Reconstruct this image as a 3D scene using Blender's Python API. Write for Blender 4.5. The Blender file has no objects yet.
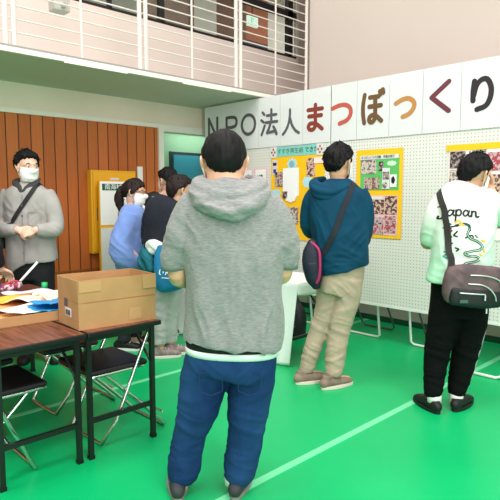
import bpy, bmesh, math, random
import numpy as np
from mathutils import Vector, Matrix
from mathutils.bvhtree import BVHTree
random.seed(7); rng = np.random.default_rng(7)
SC = bpy.context.scene
COL = SC.collection
YAW = math.radians(45.633); PITCH = math.radians(5.607)

# ------------------------------------------------------------------ camera, sky, lights, exposure
cd = bpy.data.cameras.new('camera'); cam = bpy.data.objects.new('camera', cd); COL.objects.link(cam)
cam.location = (0, 0, 1.40); cam.rotation_euler = (math.pi/2 - PITCH, 0, YAW)
cd.sensor_width = 36.0; cd.lens = 36.0*550/500; cd.clip_start = 0.05; cd.clip_end = 100
SC.camera = cam
SC.view_settings.view_transform = 'Standard'; SC.view_settings.look = 'None'
SC.view_settings.exposure = 0.0; SC.view_settings.gamma = 1.0
SC.view_settings.use_curve_mapping = False
wd = bpy.data.worlds.new('hall_light'); SC.world = wd; wd.use_nodes = True
wb = wd.node_tree.nodes['Background']; wb.inputs[0].default_value = (1.0, 0.97, 0.94, 1); wb.inputs[1].default_value = 0.80
def area(name, loc, size, power, color=(1, .97, .93), rot=(0, 0, 0), sy=None):
    l = bpy.data.lights.new(name, 'AREA'); l.energy = power; l.size = size; l.color = color
    if sy: l.shape = 'RECTANGLE'; l.size_y = sy
    o = bpy.data.objects.new(name, l); o.location = loc; o.rotation_euler = rot; COL.objects.link(o); return o
for i, (x, y, p) in enumerate(((-3.0, 1.2, 130), (0.4, 1.2, 150), (-3.0, -2.6, 140), (0.6, -2.6, 160), (3.4, 0.6, 120), (1.0, 4.0, 70), (-4.9, 4.6, 35))):  # the last one is an added light that brightens the gallery wall
    area('ceiling_lamp_and_gallery_fill', (x, y, 6.6), 1.6, p)
area('added_side_fill', (4.6, -1.2, 3.0), 5.0, 330, (.98, .98, 1), rot=(0, math.radians(82), math.radians(-18)), sy=2.6)  # added soft fill for people's backs and the wall under the balcony
area('alcove_fill', (-5.72, 4.7, 2.28), .15, 4, (1, .96, .9), sy=.8)  # added light to lift the dark alcove and its door
area('corridor_fill', (-6.3, 5.2, 4.85), 0.5, 12, (1, .93, .84), sy=2.5)  # added light so the corridor shows through the gallery window
area('corridor_fill', (-6.3, 7.7, 4.85), 0.5, 24, (1, .95, .9), sy=1.5)  # second added light, brightening the far white part of the corridor

# ------------------------------------------------------------------ materials
def lin(c):
    return tuple(((v/255)/12.92 if v/255 <= .04045 else ((v/255+.055)/1.055)**2.4) for v in c)
MATS = {}
def mat(name, c, rough=.6, metal=0, noise=0, nscale=40, bump=0, bscale=200, c2=None, spec=.4, sss=0, emit=0, stretch=None, sheen=0):
    if name in MATS: return MATS[name]
    m = bpy.data.materials.new(name); m.use_nodes = True; nt = m.node_tree; b = nt.nodes['Principled BSDF']
    col = (*lin(c), 1); b.inputs['Base Color'].default_value = col
    b.inputs['Roughness'].default_value = rough; b.inputs['Metallic'].default_value = metal
    b.inputs['Specular IOR Level'].default_value = spec
    if sheen: b.inputs['Sheen Weight'].default_value = sheen
    if sss:
        b.inputs['Subsurface Weight'].default_value = sss; b.inputs['Subsurface Radius'].default_value = (.012, .005, .003); b.inputs['Subsurface Scale'].default_value = 1
    if emit: b.inputs['Emission Color'].default_value = col; b.inputs['Emission Strength'].default_value = emit
    tc = nt.nodes.new('ShaderNodeTexCoord'); vec = tc.outputs['Object']
    if stretch:
        mp = nt.nodes.new('ShaderNodeMapping'); mp.inputs['Scale'].default_value = stretch
        nt.links.new(vec, mp.inputs['Vector']); vec = mp.outputs['Vector']
    if noise or c2:
        n = nt.nodes.new('ShaderNodeTexNoise'); n.inputs['Scale'].default_value = nscale; n.inputs['Detail'].default_value = 4
        nt.links.new(vec, n.inputs['Vector'])
        r = nt.nodes.new('ShaderNodeValToRGB'); r.color_ramp.elements[0].position = .32; r.color_ramp.elements[1].position = .68
        if c2 is None: c2 = tuple(max(0, v*(1-noise)) for v in c)
        r.color_ramp.elements[0].color = col; r.color_ramp.elements[1].color = (*lin(c2), 1)
        nt.links.new(n.outputs['Fac'], r.inputs['Fac']); nt.links.new(r.outputs['Color'], b.inputs['Base Color'])
    if bump:
        n2 = nt.nodes.new('ShaderNodeTexNoise'); n2.inputs['Scale'].default_value = bscale; n2.inputs['Detail'].default_value = 3
        nt.links.new(vec, n2.inputs['Vector'])
        bp = nt.nodes.new('ShaderNodeBump'); bp.inputs['Strength'].default_value = bump; bp.inputs['Distance'].default_value = .004
        nt.links.new(n2.outputs['Fac'], bp.inputs['Height']); nt.links.new(bp.outputs['Normal'], b.inputs['Normal'])
    MATS[name] = m; return m
def mathn(nt, op, a, b=None, c=None):
    n = nt.nodes.new('ShaderNodeMath'); n.operation = op
    for i, v in enumerate((a, b, c)):
        if v is None: continue
        if isinstance(v, (int, float)): n.inputs[i].default_value = v
        else: nt.links.new(v, n.inputs[i])
    return n.outputs[0]
def mixc(nt, f, a, b):
    n = nt.nodes.new('ShaderNodeMix'); n.data_type = 'RGBA'
    if isinstance(f, (int, float)): n.inputs[0].default_value = f
    else: nt.links.new(f, n.inputs[0])
    for i, v in ((6, a), (7, b)):
        if isinstance(v, tuple): n.inputs[i].default_value = (*lin(v), 1)
        else: nt.links.new(v, n.inputs[i])
    return n.outputs[2]

def wood_wall_mat():
    m = mat('wood_board_wall', (176, 98, 44), .45, spec=.35); nt = m.node_tree; b = nt.nodes['Principled BSDF']
    tc = nt.nodes.new('ShaderNodeTexCoord'); sp = nt.nodes.new('ShaderNodeSeparateXYZ'); nt.links.new(tc.outputs['Object'], sp.inputs[0])
    u = mathn(nt, 'DIVIDE', sp.outputs[1], .123); fr = mathn(nt, 'FRACT', u); idx = mathn(nt, 'FLOOR', u)
    wn = nt.nodes.new('ShaderNodeTexWhiteNoise'); wn.noise_dimensions = '1D'; nt.links.new(idx, wn.inputs['W'])
    mp = nt.nodes.new('ShaderNodeMapping'); mp.inputs['Scale'].default_value = (1, 22, 1.6); nt.links.new(tc.outputs['Object'], mp.inputs['Vector'])
    n = nt.nodes.new('ShaderNodeTexNoise'); n.inputs['Scale'].default_value = 2.5; n.inputs['Detail'].default_value = 5; nt.links.new(mp.outputs[0], n.inputs['Vector'])
    g = mathn(nt, 'ADD', mathn(nt, 'MULTIPLY', n.outputs['Fac'], .6), mathn(nt, 'MULTIPLY', wn.outputs['Value'], .5))
    base = mixc(nt, g, (172, 86, 36), (208, 118, 58))
    gap = mathn(nt, 'LESS_THAN', mathn(nt, 'ABSOLUTE', mathn(nt, 'SUBTRACT', fr, .5)), .455)
    nt.links.new(mixc(nt, gap, (84, 42, 18), base), b.inputs['Base Color'])
    bp = nt.nodes.new('ShaderNodeBump'); bp.inputs['Strength'].default_value = .6; bp.inputs['Distance'].default_value = .01
    nt.links.new(gap, bp.inputs['Height']); nt.links.new(bp.outputs[0], b.inputs['Normal']); return m
def pegboard_mat():
    m = mat('white_pegboard', (224, 225, 219), .45); nt = m.node_tree; b = nt.nodes['Principled BSDF']
    tc = nt.nodes.new('ShaderNodeTexCoord'); sp = nt.nodes.new('ShaderNodeSeparateXYZ'); nt.links.new(tc.outputs['Object'], sp.inputs[0])
    P = .030
    a = mathn(nt, 'SUBTRACT', mathn(nt, 'FRACT', mathn(nt, 'DIVIDE', sp.outputs[0], P)), .5)
    c = mathn(nt, 'SUBTRACT', mathn(nt, 'FRACT', mathn(nt, 'DIVIDE', sp.outputs[2], P)), .5)
    d = mathn(nt, 'SQRT', mathn(nt, 'ADD', mathn(nt, 'MULTIPLY', a, a), mathn(nt, 'MULTIPLY', c, c)))
    hole = mathn(nt, 'LESS_THAN', d, .145)
    nt.links.new(mixc(nt, hole, (224, 225, 219), (140, 138, 132)), b.inputs['Base Color']); return m
def laminate_mat():
    m = mat('walnut_laminate', (120, 70, 50), .32, spec=.5); nt = m.node_tree; b = nt.nodes['Principled BSDF']
    tc = nt.nodes.new('ShaderNodeTexCoord'); mp = nt.nodes.new('ShaderNodeMapping'); mp.inputs['Scale'].default_value = (2, 45, 2); nt.links.new(tc.outputs['Object'], mp.inputs['Vector'])
    n = nt.nodes.new('ShaderNodeTexNoise'); n.inputs['Scale'].default_value = 2; n.inputs['Detail'].default_value = 6; n.inputs['Distortion'].default_value = .6; nt.links.new(mp.outputs[0], n.inputs['Vector'])
    r = nt.nodes.new('ShaderNodeValToRGB'); e = r.color_ramp.elements; e[0].position = .36; e[0].color = (*lin((74, 36, 28)), 1); e[1].position = .62; e[1].color = (*lin((132, 78, 56)), 1)
    nt.links.new(n.outputs['Fac'], r.inputs[0]); nt.links.new(r.outputs[0], b.inputs['Base Color']); return m
def photo_mat(name, cols, scale=22, seed=0.0):
    """a small snapshot: blotchy shapes in a few colours"""
    m = mat(name, cols[0], .35); nt = m.node_tree; b = nt.nodes['Principled BSDF']
    tc = nt.nodes.new('ShaderNodeTexCoord'); mp = nt.nodes.new('ShaderNodeMapping'); mp.inputs['Location'].default_value = (seed, seed*.7, seed*1.3); nt.links.new(tc.outputs['Object'], mp.inputs['Vector'])
    n = nt.nodes.new('ShaderNodeTexNoise'); n.inputs['Scale'].default_value = scale; n.inputs['Detail'].default_value = 2.5; nt.links.new(mp.outputs[0], n.inputs['Vector'])
    r = nt.nodes.new('ShaderNodeValToRGB'); r.color_ramp.interpolation = 'CONSTANT'
    k = len(cols)
    while len(r.color_ramp.elements) < k: r.color_ramp.elements.new(.5)
    for i, c in enumerate(cols):
        r.color_ramp.elements[i].position = 0 if i == 0 else .34 + .34*(i-1)/max(1, k-2); r.color_ramp.elements[i].color = (*lin(c), 1)
    nt.links.new(n.outputs['Fac'], r.inputs[0]); nt.links.new(r.outputs[0], b.inputs['Base Color']); return m
def mint_shirt_mat():  # white cotton turning blotchily mint towards the sides and lower down
    m = mat('mint_shirt_cotton', (240, 245, 240), .85); nt = m.node_tree; b = nt.nodes['Principled BSDF']
    tc = nt.nodes.new('ShaderNodeTexCoord'); n = nt.nodes.new('ShaderNodeTexNoise'); n.inputs['Scale'].default_value = 3.2; n.inputs['Detail'].default_value = 5; nt.links.new(tc.outputs['Object'], n.inputs['Vector'])
    sp = nt.nodes.new('ShaderNodeSeparateXYZ'); nt.links.new(tc.outputs['Object'], sp.inputs[0])
    side = mathn(nt, 'ABSOLUTE', mathn(nt, 'SUBTRACT', sp.outputs[0], .03))
    v = mathn(nt, 'ADD', mathn(nt, 'MULTIPLY', side, 3.4), mathn(nt, 'MULTIPLY', n.outputs['Fac'], .9))
    v = mathn(nt, 'SUBTRACT', v, mathn(nt, 'MULTIPLY', mathn(nt, 'SUBTRACT', sp.outputs[2], 1.12), 2.2))
    r = nt.nodes.new('ShaderNodeValToRGB'); e = r.color_ramp.elements
    e[0].position = .55; e[0].color = (*lin((232, 233, 228)), 1); e[1].position = 1.25; e[1].color = (*lin((176, 226, 196)), 1)
    v2 = mathn(nt, 'MULTIPLY', v, .7); e[0].position = .45; e[1].position = .95
    nt.links.new(v2, r.inputs[0]); nt.links.new(r.outputs[0], b.inputs['Base Color']); return m
def glass_mat():
    m = bpy.data.materials.new('window_glass'); m.use_nodes = True; nt = m.node_tree; nt.nodes.clear()
    o = nt.nodes.new('ShaderNodeOutputMaterial'); t = nt.nodes.new('ShaderNodeBsdfTransparent'); g = nt.nodes.new('ShaderNodeBsdfGlossy')
    t.inputs[0].default_value = (.86, .9, .88, 1); g.inputs['Roughness'].default_value = .03
    x = nt.nodes.new('ShaderNodeMixShader'); x.inputs[0].default_value = .09
    nt.links.new(t.outputs[0], x.inputs[1]); nt.links.new(g.outputs[0], x.inputs[2]); nt.links.new(x.outputs[0], o.inputs[0]); return m
M_floor = mat('green_vinyl_sheet', (0, 182, 106), .38, noise=.06, nscale=1.3, bump=.05, bscale=60, spec=.35)
M_line = mat('pale_green_line', (112, 218, 162), .4)
M_upper = mat('blush_white_paint', (204, 189, 181), .75, noise=.02, nscale=1.0)
M_pale = mat('pale_sage_paint', (242, 226, 208), .7, noise=.05, nscale=1.5)
M_soffit = mat('sage_soffit_paint', (190, 200, 184), .75)
M_trimw = mat('cream_trim_paint', (236, 232, 220), .5)
M_rail = mat('white_rail_paint', (222, 210, 206), .4)
M_balc = mat('blush_panel', (214, 197, 190), .6)
M_wood = wood_wall_mat(); M_peg = pegboard_mat(); M_lam = laminate_mat()
M_blackm = mat('black_metal', (18, 20, 20), .4, spec=.5)
M_blackp = mat('black_plastic', (14, 15, 16), .5)
M_chrome = mat('chrome_tube', (205, 208, 205), .22, metal=1)
M_vinyl = mat('black_vinyl', (24, 24, 27), .42, bump=.1, bscale=300)
M_whitep = mat('white_tube', (232, 235, 230), .35)
M_paper = mat('white_paper', (222, 225, 226), .6)
M_paper2 = mat('white_paper_sheet', (246, 246, 246), .6)
M_card = mat('cardboard', (190, 146, 98), .8, noise=.08, nscale=6, bump=.1, bscale=120)
M_cardin = mat('cardboard_inside', (176, 122, 78), .85, noise=.06, nscale=6)
M_tape = mat('tan_packing_tape', (192, 149, 102), .6)
M_cloth = mat('white_tablecloth', (236, 244, 240), .8, bump=.1, bscale=300)
M_yel = mat('yellow_card', (252, 196, 22), .6)
M_yelc = mat('yellow_lacquer', (240, 176, 34), .4)
M_green = mat('green_poster_paper', (92, 190, 100), .6)
M_dgreen = mat('dark_green_print', (10, 92, 62), .5)
M_ink = mat('black_ink', (24, 22, 24), .6)
M_teal = mat('teal_door_paint', (48, 138, 156), .45)
M_gdoor = mat('green_alcove_paint', (128, 176, 144), .6)
M_aqua = mat('aqua_paper', (128, 206, 196), .6)
M_sky = mat('pale_blue_paper', (176, 222, 232), .6)
M_pink = mat('pink_paper', (240, 192, 196), .6)
M_glass = glass_mat()
M_skin = mat('skin', (222, 170, 140), .5, sss=.15, noise=.05, nscale=12)
M_skin2 = mat('skin_light', (236, 190, 166), .5, sss=.15, noise=.04, nscale=12)
M_hair = mat('black_hair', (15, 14, 16), .62, spec=.2, noise=.3, nscale=60, stretch=(1, 1, .3))
M_hairb = mat('dark_brown_hair', (40, 28, 26), .6, spec=.22, noise=.3, nscale=60, stretch=(1, 1, .3))
M_mask = mat('white_mask', (242, 242, 240), .75, bump=.1, bscale=250)

# ------------------------------------------------------------------ mesh helpers
def link(name, me, m, parent=None, loc=(0, 0, 0), rz=0, smooth=False):
    o = bpy.data.objects.new(name, me); COL.objects.link(o)
    for k in (m if isinstance(m, (list, tuple)) else [m]): o.data.materials.append(k)
    o.location = loc; o.rotation_euler = (0, 0, rz)
    if parent: o.parent = parent
    if smooth: me.polygons.foreach_set('use_smooth', [True]*len(me.polygons))
    return o
def tag(o, label=None, cat=None, group=None, kind=None):
    for k, v in (('label', label), ('category', cat), ('group', group), ('kind', kind)):
        if v: o[k] = v
    return o
def empty(name, loc, rz=0, label=None, cat=None, group=None):
    o = bpy.data.objects.new(name, None); COL.objects.link(o); o.location = loc; o.rotation_euler = (0, 0, rz); o.empty_display_size = .1
    return tag(o, label, cat, group)
def copy_tree(o, parent=None):
    c = o.copy(); COL.objects.link(c)
    if parent: c.parent = parent
    for ch in list(o.children): copy_tree(ch, c)
    return c
class MB:
    """collects shapes; build() links them as one mesh"""
    def __init__(s): s.v = []; s.f = []
    def add(s, vf, M=None):
        v, f = vf; v = np.asarray(v, float); k = sum(len(a) for a in s.v)
        if M is not None: v = v @ np.array(M)[:3, :3].T + np.array(M)[:3, 3]
        s.v.append(v); s.f += [tuple(i+k for i in q) for q in f]; return s
    def box(s, a, b):
        x0, y0, z0 = a; x1, y1, z1 = b
        v = [(x0, y0, z0), (x1, y0, z0), (x1, y1, z0), (x0, y1, z0), (x0, y0, z1), (x1, y0, z1), (x1, y1, z1), (x0, y1, z1)]
        return s.add((v, [(0, 3, 2, 1), (4, 5, 6, 7), (0, 1, 5, 4), (1, 2, 6, 5), (2, 3, 7, 6), (3, 0, 4, 7)]))
    def tube(s, pts, r, n=10, **k): return s.add(tube(pts, r, n=n, **k))
    def mesh(s, name='m'):
        me = bpy.data.meshes.new(name); me.from_pydata(np.concatenate(s.v).tolist(), [], s.f); me.update(); return me
    def build(s, name, m, parent=None, bevel=0, smooth=False, **k):
        me = s.mesh(name)
        o = link(name, me, m, parent, smooth=smooth, **k)
        if bevel:
            md = o.modifiers.new('bevel', 'BEVEL'); md.width = bevel; md.segments = 2; md.limit_method = 'ANGLE'
        return o
def vn(a): a = np.asarray(a, float); return a/(np.linalg.norm(a)+1e-12)
def catmull(P, seg):
    P = np.asarray(P, float)
    if len(P) < 3 or seg <= 1:
        if seg <= 1: return P
        return np.array([P[0]+(P[1]-P[0])*t for t in np.linspace(0, 1, seg+1)])
    Q = np.vstack([2*P[0]-P[1], P, 2*P[-1]-P[-2]]); out = []
    for i in range(1, len(Q)-2):
        p0, p1, p2, p3 = Q[i-1:i+3]
        for t in np.linspace(0, 1, seg, endpoint=False):
            out.append(.5*((2*p1)+(-p0+p2)*t+(2*p0-5*p1+4*p2-p3)*t*t+(-p0+3*p1-3*p2+p3)*t**3))
    out.append(P[-1]); return np.array(out)
def tube(pts, r, n=16, seg=4, ref=None, cap='round', p=2.0, closed=False):
    """swept tube; r is a number, a list, or a list of (ra, rb); ra lies along ref"""
    pts = np.asarray(pts, float)
    rr = np.array([(a, a) if np.isscalar(a) else a for a in (([r]*len(pts)) if np.isscalar(r) else r)], float)
    al = catmull(np.hstack([pts, rr]), seg); C = al[:, :3]; R = np.maximum(al[:, 3:5], 1e-4)
    if closed: C = C[:-1]; R = R[:-1]; T = np.roll(C, -1, 0)-np.roll(C, 1, 0)
    else: T = np.gradient(C, axis=0)
    T = np.array([vn(t) for t in T])
    u = np.asarray(ref, float) if ref is not None else (np.array([1., 0, 0]) if abs(T[0][0]) < .8 else np.array([0, 1., 0]))
    th = np.linspace(0, 2*np.pi, n, endpoint=False); ct, st = np.cos(th), np.sin(th)
    if p != 2:
        ct = np.sign(ct)*np.abs(ct)**(2/p); st = np.sign(st)*np.abs(st)**(2/p)
    V = []
    def ringat(c, t, u, ra, rb):
        v = np.cross(t, u); return c+ra*ct[:, None]*u+rb*st[:, None]*v
    us = []
    for t in T:
        if ref is not None: u = np.asarray(ref, float)
        u = vn(u-t*(u@t)); us.append(u)
    rings = []
    if not closed and cap == 'round':
        for a in (75, 50, 25):
            a = math.radians(a); rings.append(ringat(C[0]-T[0]*min(R[0])*math.sin(a), T[0], us[0], R[0][0]*math.cos(a), R[0][1]*math.cos(a)))
    for c, t, u, q in zip(C, T, us, R): rings.append(ringat(c, t, u, q[0], q[1]))
    if not closed and cap == 'round':
        for a in (25, 50, 75):
            a = math.radians(a); rings.append(ringat(C[-1]+T[-1]*min(R[-1])*math.sin(a), T[-1], us[-1], R[-1][0]*math.cos(a), R[-1][1]*math.cos(a)))
    V = np.vstack(rings); F = []; m = len(rings)
    for i in range(m if closed else m-1):
        j = (i+1) % m
        for k in range(n): F.append((i*n+k, i*n+(k+1) % n, j*n+(k+1) % n, j*n+k))
    if not closed:
        F.append(tuple(range(n-1, -1, -1))); F.append(tuple((m-1)*n+k for k in range(n)))
    return V, F
def ellipsoid(c, r, nu=20, nv=12):
    V = []; F = []
    for i in range(nv+1):
        a = math.pi*i/nv
        for j in range(nu):
            b = 2*math.pi*j/nu; V.append((c[0]+r[0]*math.sin(a)*math.cos(b), c[1]+r[1]*math.sin(a)*math.sin(b), c[2]+r[2]*math.cos(a)))
    for i in range(nv):
        for j in range(nu): F.append((i*nu+j, (i+1)*nu+j, (i+1)*nu+(j+1) % nu, i*nu+(j+1) % nu))
    return V, F
def _h(ix, iy, iz):
    n = (ix*374761393+iy*668265263+iz*2147483647) & 0xffffffff
    n = ((n ^ (n >> 13))*1274126177) & 0xffffffff
    return ((n ^ (n >> 16)) & 0xffff)/65535.0*2-1
def vnoise(P):
    P = np.asarray(P, float); I = np.floor(P).astype(np.int64); f = P-I; f = f*f*(3-2*f); out = 0
    for dx in (0, 1):
        for dy in (0, 1):
            for dz in (0, 1):
                w = (f[:, 0] if dx else 1-f[:, 0])*(f[:, 1] if dy else 1-f[:, 1])*(f[:, 2] if dz else 1-f[:, 2])
                out = out+w*_h(I[:, 0]+dx, I[:, 1]+dy, I[:, 2]+dz)
    return out
def union(mb, voxel, smooth=4, fold=None, noise=(0, 1)):
    """fuses the collected closed shapes into one continuous surface, then presses cloth folds into it"""
    me = mb.mesh('u'); o = bpy.data.objects.new('u', me); COL.objects.link(o)
    md = o.modifiers.new('r', 'REMESH'); md.mode = 'VOXEL'; md.voxel_size = voxel; md.use_smooth_shade = True
    if smooth:
        s = o.modifiers.new('s', 'SMOOTH'); s.factor = .5; s.iterations = smooth
    dg = bpy.context.evaluated_depsgraph_get(); out = bpy.data.meshes.new_from_object(o.evaluated_get(dg))
    bpy.data.objects.remove(o); bpy.data.meshes.remove(me)
    n = len(out.vertices); co = np.empty(n*3); out.vertices.foreach_get('co', co); co = co.reshape(-1, 3)
    no = np.empty(n*3); out.vertex_normals.foreach_get('vector', no); no = no.reshape(-1, 3)
    d = np.zeros(n)
    for (cx, cy, cz, R, amp, lam, dx, dy, dz) in (fold or ()):
        c = np.array([cx, cy, cz]); k = vn((dx, dy, dz)); q = co-c; w = np.exp(-(q**2).sum(1)/R**2)
        e1 = vn(np.cross(k, (.31, .77, .55))); e2 = np.cross(k, e1); wp = .55*vnoise(q*6+cx*7)
        s = vnoise(np.c_[q@k/lam*1.5+wp*1.3+cz*3.1, q@e1/(lam*3.4)+wp+cx, q@e2/(lam*3.4)+cy]); d += amp*1.5*w*(.55-np.minimum(1, np.abs(s)*2.2)**.7)
    if noise[0]: d += noise[0]*vnoise(co*noise[1]) + .5*noise[0]*vnoise(co*noise[1]*2.3+5)
    co = co+no*d[:, None]; out.vertices.foreach_set('co', co.ravel()); out.update()
    out.polygons.foreach_set('use_smooth', [True]*len(out.polygons)); return out
def frame(f, up=(0, 0, 1)):
    """matrix whose y looks along f"""
    f = vn(f); x = vn(np.cross(f, up)); z = np.cross(x, f); M = np.eye(4); M[:3, 0] = x; M[:3, 1] = f; M[:3, 2] = z; return M
def headM(center, facing, pitch=0, tilt=0, s=1.0):
    f = vn((math.sin(math.radians(facing))*math.cos(math.radians(pitch)), math.cos(math.radians(facing))*math.cos(math.radians(pitch)), math.sin(math.radians(pitch))))
    M = frame(f); t = math.radians(tilt); Rt = np.eye(4); Rt[0, 0] = math.cos(t); Rt[0, 2] = math.sin(t); Rt[2, 0] = -math.sin(t); Rt[2, 2] = math.cos(t)
    M = M @ Rt; M[:3, :3] *= s; M[:3, 3] = center; return M
def tp(M, p): return (np.array(M)[:3, :3] @ np.asarray(p, float)) + np.array(M)[:3, 3]
def strokes(name, st, m, parent, w, depth, to3, n=None):
    """flat rounded brush strokes; st = list of 2D polylines, to3 maps (x, y) to a point and a normal"""
    mb = MB()
    for si, s in enumerate(st):
        P = catmull(np.array(s, float), 5) if len(s) > 2 else np.array(s, float)
        pts = []; T = np.gradient(P, axis=0); L = []; Rr = []
        for q, t in zip(P, T):
            t = vn(t); nn = np.array([-t[1], t[0]])*w/2; L.append(q+nn); Rr.append(q-nn)
        def capp(c, t, sgn):
            t = vn(t)*sgn; b = math.atan2(t[1], t[0]); return [c+np.array([math.cos(b+a), math.sin(b+a)])*w/2 for a in np.linspace(-math.pi/2, math.pi/2, 7)[1:-1]]
        k = len(P); quads = [(i, i+1, k+i+1, k+i) for i in range(k-1)]
        V2 = L+Rr
        c1 = capp(P[-1], T[-1], 1); c0 = capp(P[0], T[0], -1)
        a = len(V2); V2 = V2+c1+c0
        F = [(q[0], q[3], q[2], q[1]) for q in quads]
        F.append(tuple([2*k-1]+[a+i for i in range(5)]+[k-1])); F.append(tuple([0]+[a+5+i for i in range(5)]+[k]))
        top = []; bot = []; idx = list(range(k))*2+[k-1]*5+[0]*5
        for v, q in zip(V2, idx):
            p, nm = to3(v[0], v[1]); top.append(np.array(p)+np.array(nm)*(depth*(1+.35*si+.9*q/k))); bot.append(np.array(p))
        N = len(V2); mb.add((top+bot, F+[tuple(i+N for i in reversed(f)) for f in F]))
    return mb.build(name, m, parent)
def text_mesh(body, size, thick=.0008, shear=0):
    cu = bpy.data.curves.new('t', 'FONT'); cu.body = body; cu.size = size; cu.extrude = thick; cu.align_x = 'CENTER'; cu.align_y = 'CENTER'; cu.shear = shear
    o = bpy.data.objects.new('t', cu); COL.objects.link(o)
    me = bpy.data.meshes.new_from_object(o.evaluated_get(bpy.context.evaluated_depsgraph_get())); bpy.data.objects.remove(o); return me

# ------------------------------------------------------------------ the hall
XW = -5.52; XB = -4.39; YB = 5.30; PY = 4.45
def st(o): o['kind'] = 'structure'; return o
def sbox(name, a, b, m, parent=None): 
    o = MB().box(a, b).build(name, m, parent)
    return o if parent else st(o)
sbox('floor', (-7.4, -7, -.08), (6, 9.2, 0), M_floor)
for i, x in enumerate((-1.82, -3.48)):
    o = sbox('floor_line', (x-.023, -7, 0), (x+.023, YB-.02, .002), M_line)
sbox('wall_back', (XB, YB, 0), (6, YB+.15, 7.0), M_upper)
sbox('wall_back_return', (XB, YB+.15, 2.55), (XB+.15, 9.2, 7.0), M_upper)
sbox('wall_back_lower', (XW, YB, 0), (XB, YB+.15, 2.5), M_pale)
sbox('baseboard_back', (XW+.02, YB-.015, 0), (6, YB, .06), mat('dark_green_skirting', (26, 84, 62), .5))
wl = sbox('wall_left', (XW-.12, -7, 0), (XW, 3.86, 2.205), M_wood)
sbox('dado_joint', (XW, -7, .585), (XW+.008, 3.86, .605), mat('wood_joint', (142, 82, 40), .5), wl)
sbox('trim_1', (XW-.02, -7, 2.205), (XW+.03, 3.93, 2.25), M_trimw)
sbox('wall_left_upper', (XW-.12, -7, 2.25), (XW, YB, 2.5), M_pale)
# alcove with the teal door
d1 = st(empty('door_1', (XW, 4.4, 0)))
def dbox(n, a, b, m): return MB().box((a[0]-XW, a[1]-4.4, a[2]), (b[0]-XW, b[1]-4.4, b[2])).build(n, m, d1)
dbox('jamb', (XW-.12, 3.86, 0), (XW+.03, 3.93, 2.205), M_trimw)
dbox('lintel', (XW-.12, 3.93, 2.17), (XW+.03, YB-.01, 2.25), M_trimw)
dbox('alcove_back', (-6.0, 3.80, 0), (-5.94, YB+.2, 2.3), M_gdoor)
dbox('alcove_side', (-5.94, 3.80, 0), (XW-.12, 3.86, 2.3), M_gdoor)
dbox('door_frame', (-5.94, 4.33, 0), (-5.925, 5.28, 1.98), mat('dark_door_frame', (34, 50, 54), .5))
dbox('door_leaf', (-5.93, 4.38, 0), (-5.90, 5.24, 1.94), M_teal)
dbox('door_handle', (-5.90, 4.44, .95), (-5.85, 4.47, 1.07), M_chrome)
# balcony
bal = st(empty('balcony', (XB, 3, 2.5)))
def bbox(n, a, b, m): return MB().box((a[0]-XB, a[1]-3, a[2]-2.5), (b[0]-XB, b[1]-3, b[2]-2.5)).build(n, m, bal)
bbox('slab', (-7.3, -7, 2.5), (XB-.02, 9.2, 2.545), M_soffit)
bbox('edge_strip', (XB-.02, -7, 2.50), (XB+.01, YB, 2.538), M_trimw); bbox('edge_groove', (XB-.02, -7, 2.538), (XB+.004, YB, 2.556), mat('grey_groove', (150, 146, 142), .6))
for (y0, y1) in ((.2, 1.55), (1.9, 2.75), (3.12, 4.0), (4.32, 5.0)):
    bbox('joint_plate', (XB+.01, y0+.25, 2.488), (XB+.016, min(y0+.9, y1), 2.53), M_trimw)
rl = st(empty('railing', (XB, 3, 2.55)))
def cyl(n, pts, r, m, parent, k=8): return MB().add(tube(np.array(pts)-np.array([XB, 3, 2.55]), r, n=k, seg=1, cap='flat')).build(n, m, parent, smooth=False)
for y in (-.74, -.68, .48, .54, 1.70, 1.765, 2.905, 2.97, 4.105, 4.17): cyl('post', [(XB-.02, y, 2.55), (XB-.02, y, 3.75)], .021, M_rail, rl, 10)
for y in (-.1, 1.12, 2.33, 3.51, 4.72): cyl('slim_post', [(XB-.02, y, 2.55), (XB-.02, y, 3.75)], .010, M_rail, rl)
cyl('end_post', [(XB-.02, 5.262, 2.55), (XB-.02, 5.262, 3.75)], .018, M_rail, rl)
for k in range(11): cyl('bar', [(XB-.02, -1.2, 2.66+k*.1), (XB-.02, 5.26, 2.66+k*.1)], .0065, M_rail, rl, 6)
cyl('handrail', [(XB-.02, -1.2, 3.77), (XB-.02, 5.28, 3.77)], .03, M_rail, rl, 10)
# upper wall behind the balcony
sbox('wall_gallery_lower', (XW-.1, -7, 2.545), (XW, 9.2, 3.42), M_balc)
sbox('wall_gallery_upper', (XW-.1, -7, 4.75), (XW, 9.2, 7.0), M_balc)
sbox('wall_gallery_end', (XW-.1, 6.42, 3.42), (XW, 9.2, 4.75), M_balc)
sbox('wall_gallery_start', (XW-.1, -7, 3.42), (XW, 1.6, 4.75), M_balc)
w1 = st(empty('window_1', (XW, 4, 3.42)))
def wbox(n, a, b, m): return MB().box((a[0]-XW, a[1]-4, a[2]-3.42), (b[0]-XW, b[1]-4, b[2]-3.42)).build(n, m, w1)
M_wf = mat('black_window_frame', (22, 20, 22), .45)
wbox('sill_frame', (XW-.08, 1.6, 3.42), (XW-.01, 6.42, 3.455), M_wf); wbox('head_frame', (XW-.08, 1.6, 4.70), (XW-.01, 6.42, 4.75), M_wf)
wbox('transom', (XW-.08, 3.9, 3.99), (XW-.01, 6.42, 4.075), M_wf)
for y, w in ((1.62, .04), (3.28, .03), (3.965, .06), (5.21, .07), (6.24, .10)): wbox('mullion', (XW-.08, y-w/2, 3.44), (XW-.01, y+w/2, 4.72), M_wf)
wbox('pane', (XW-.05, 1.62, 3.44), (XW-.045, 6.40, 4.72), M_glass)
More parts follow.
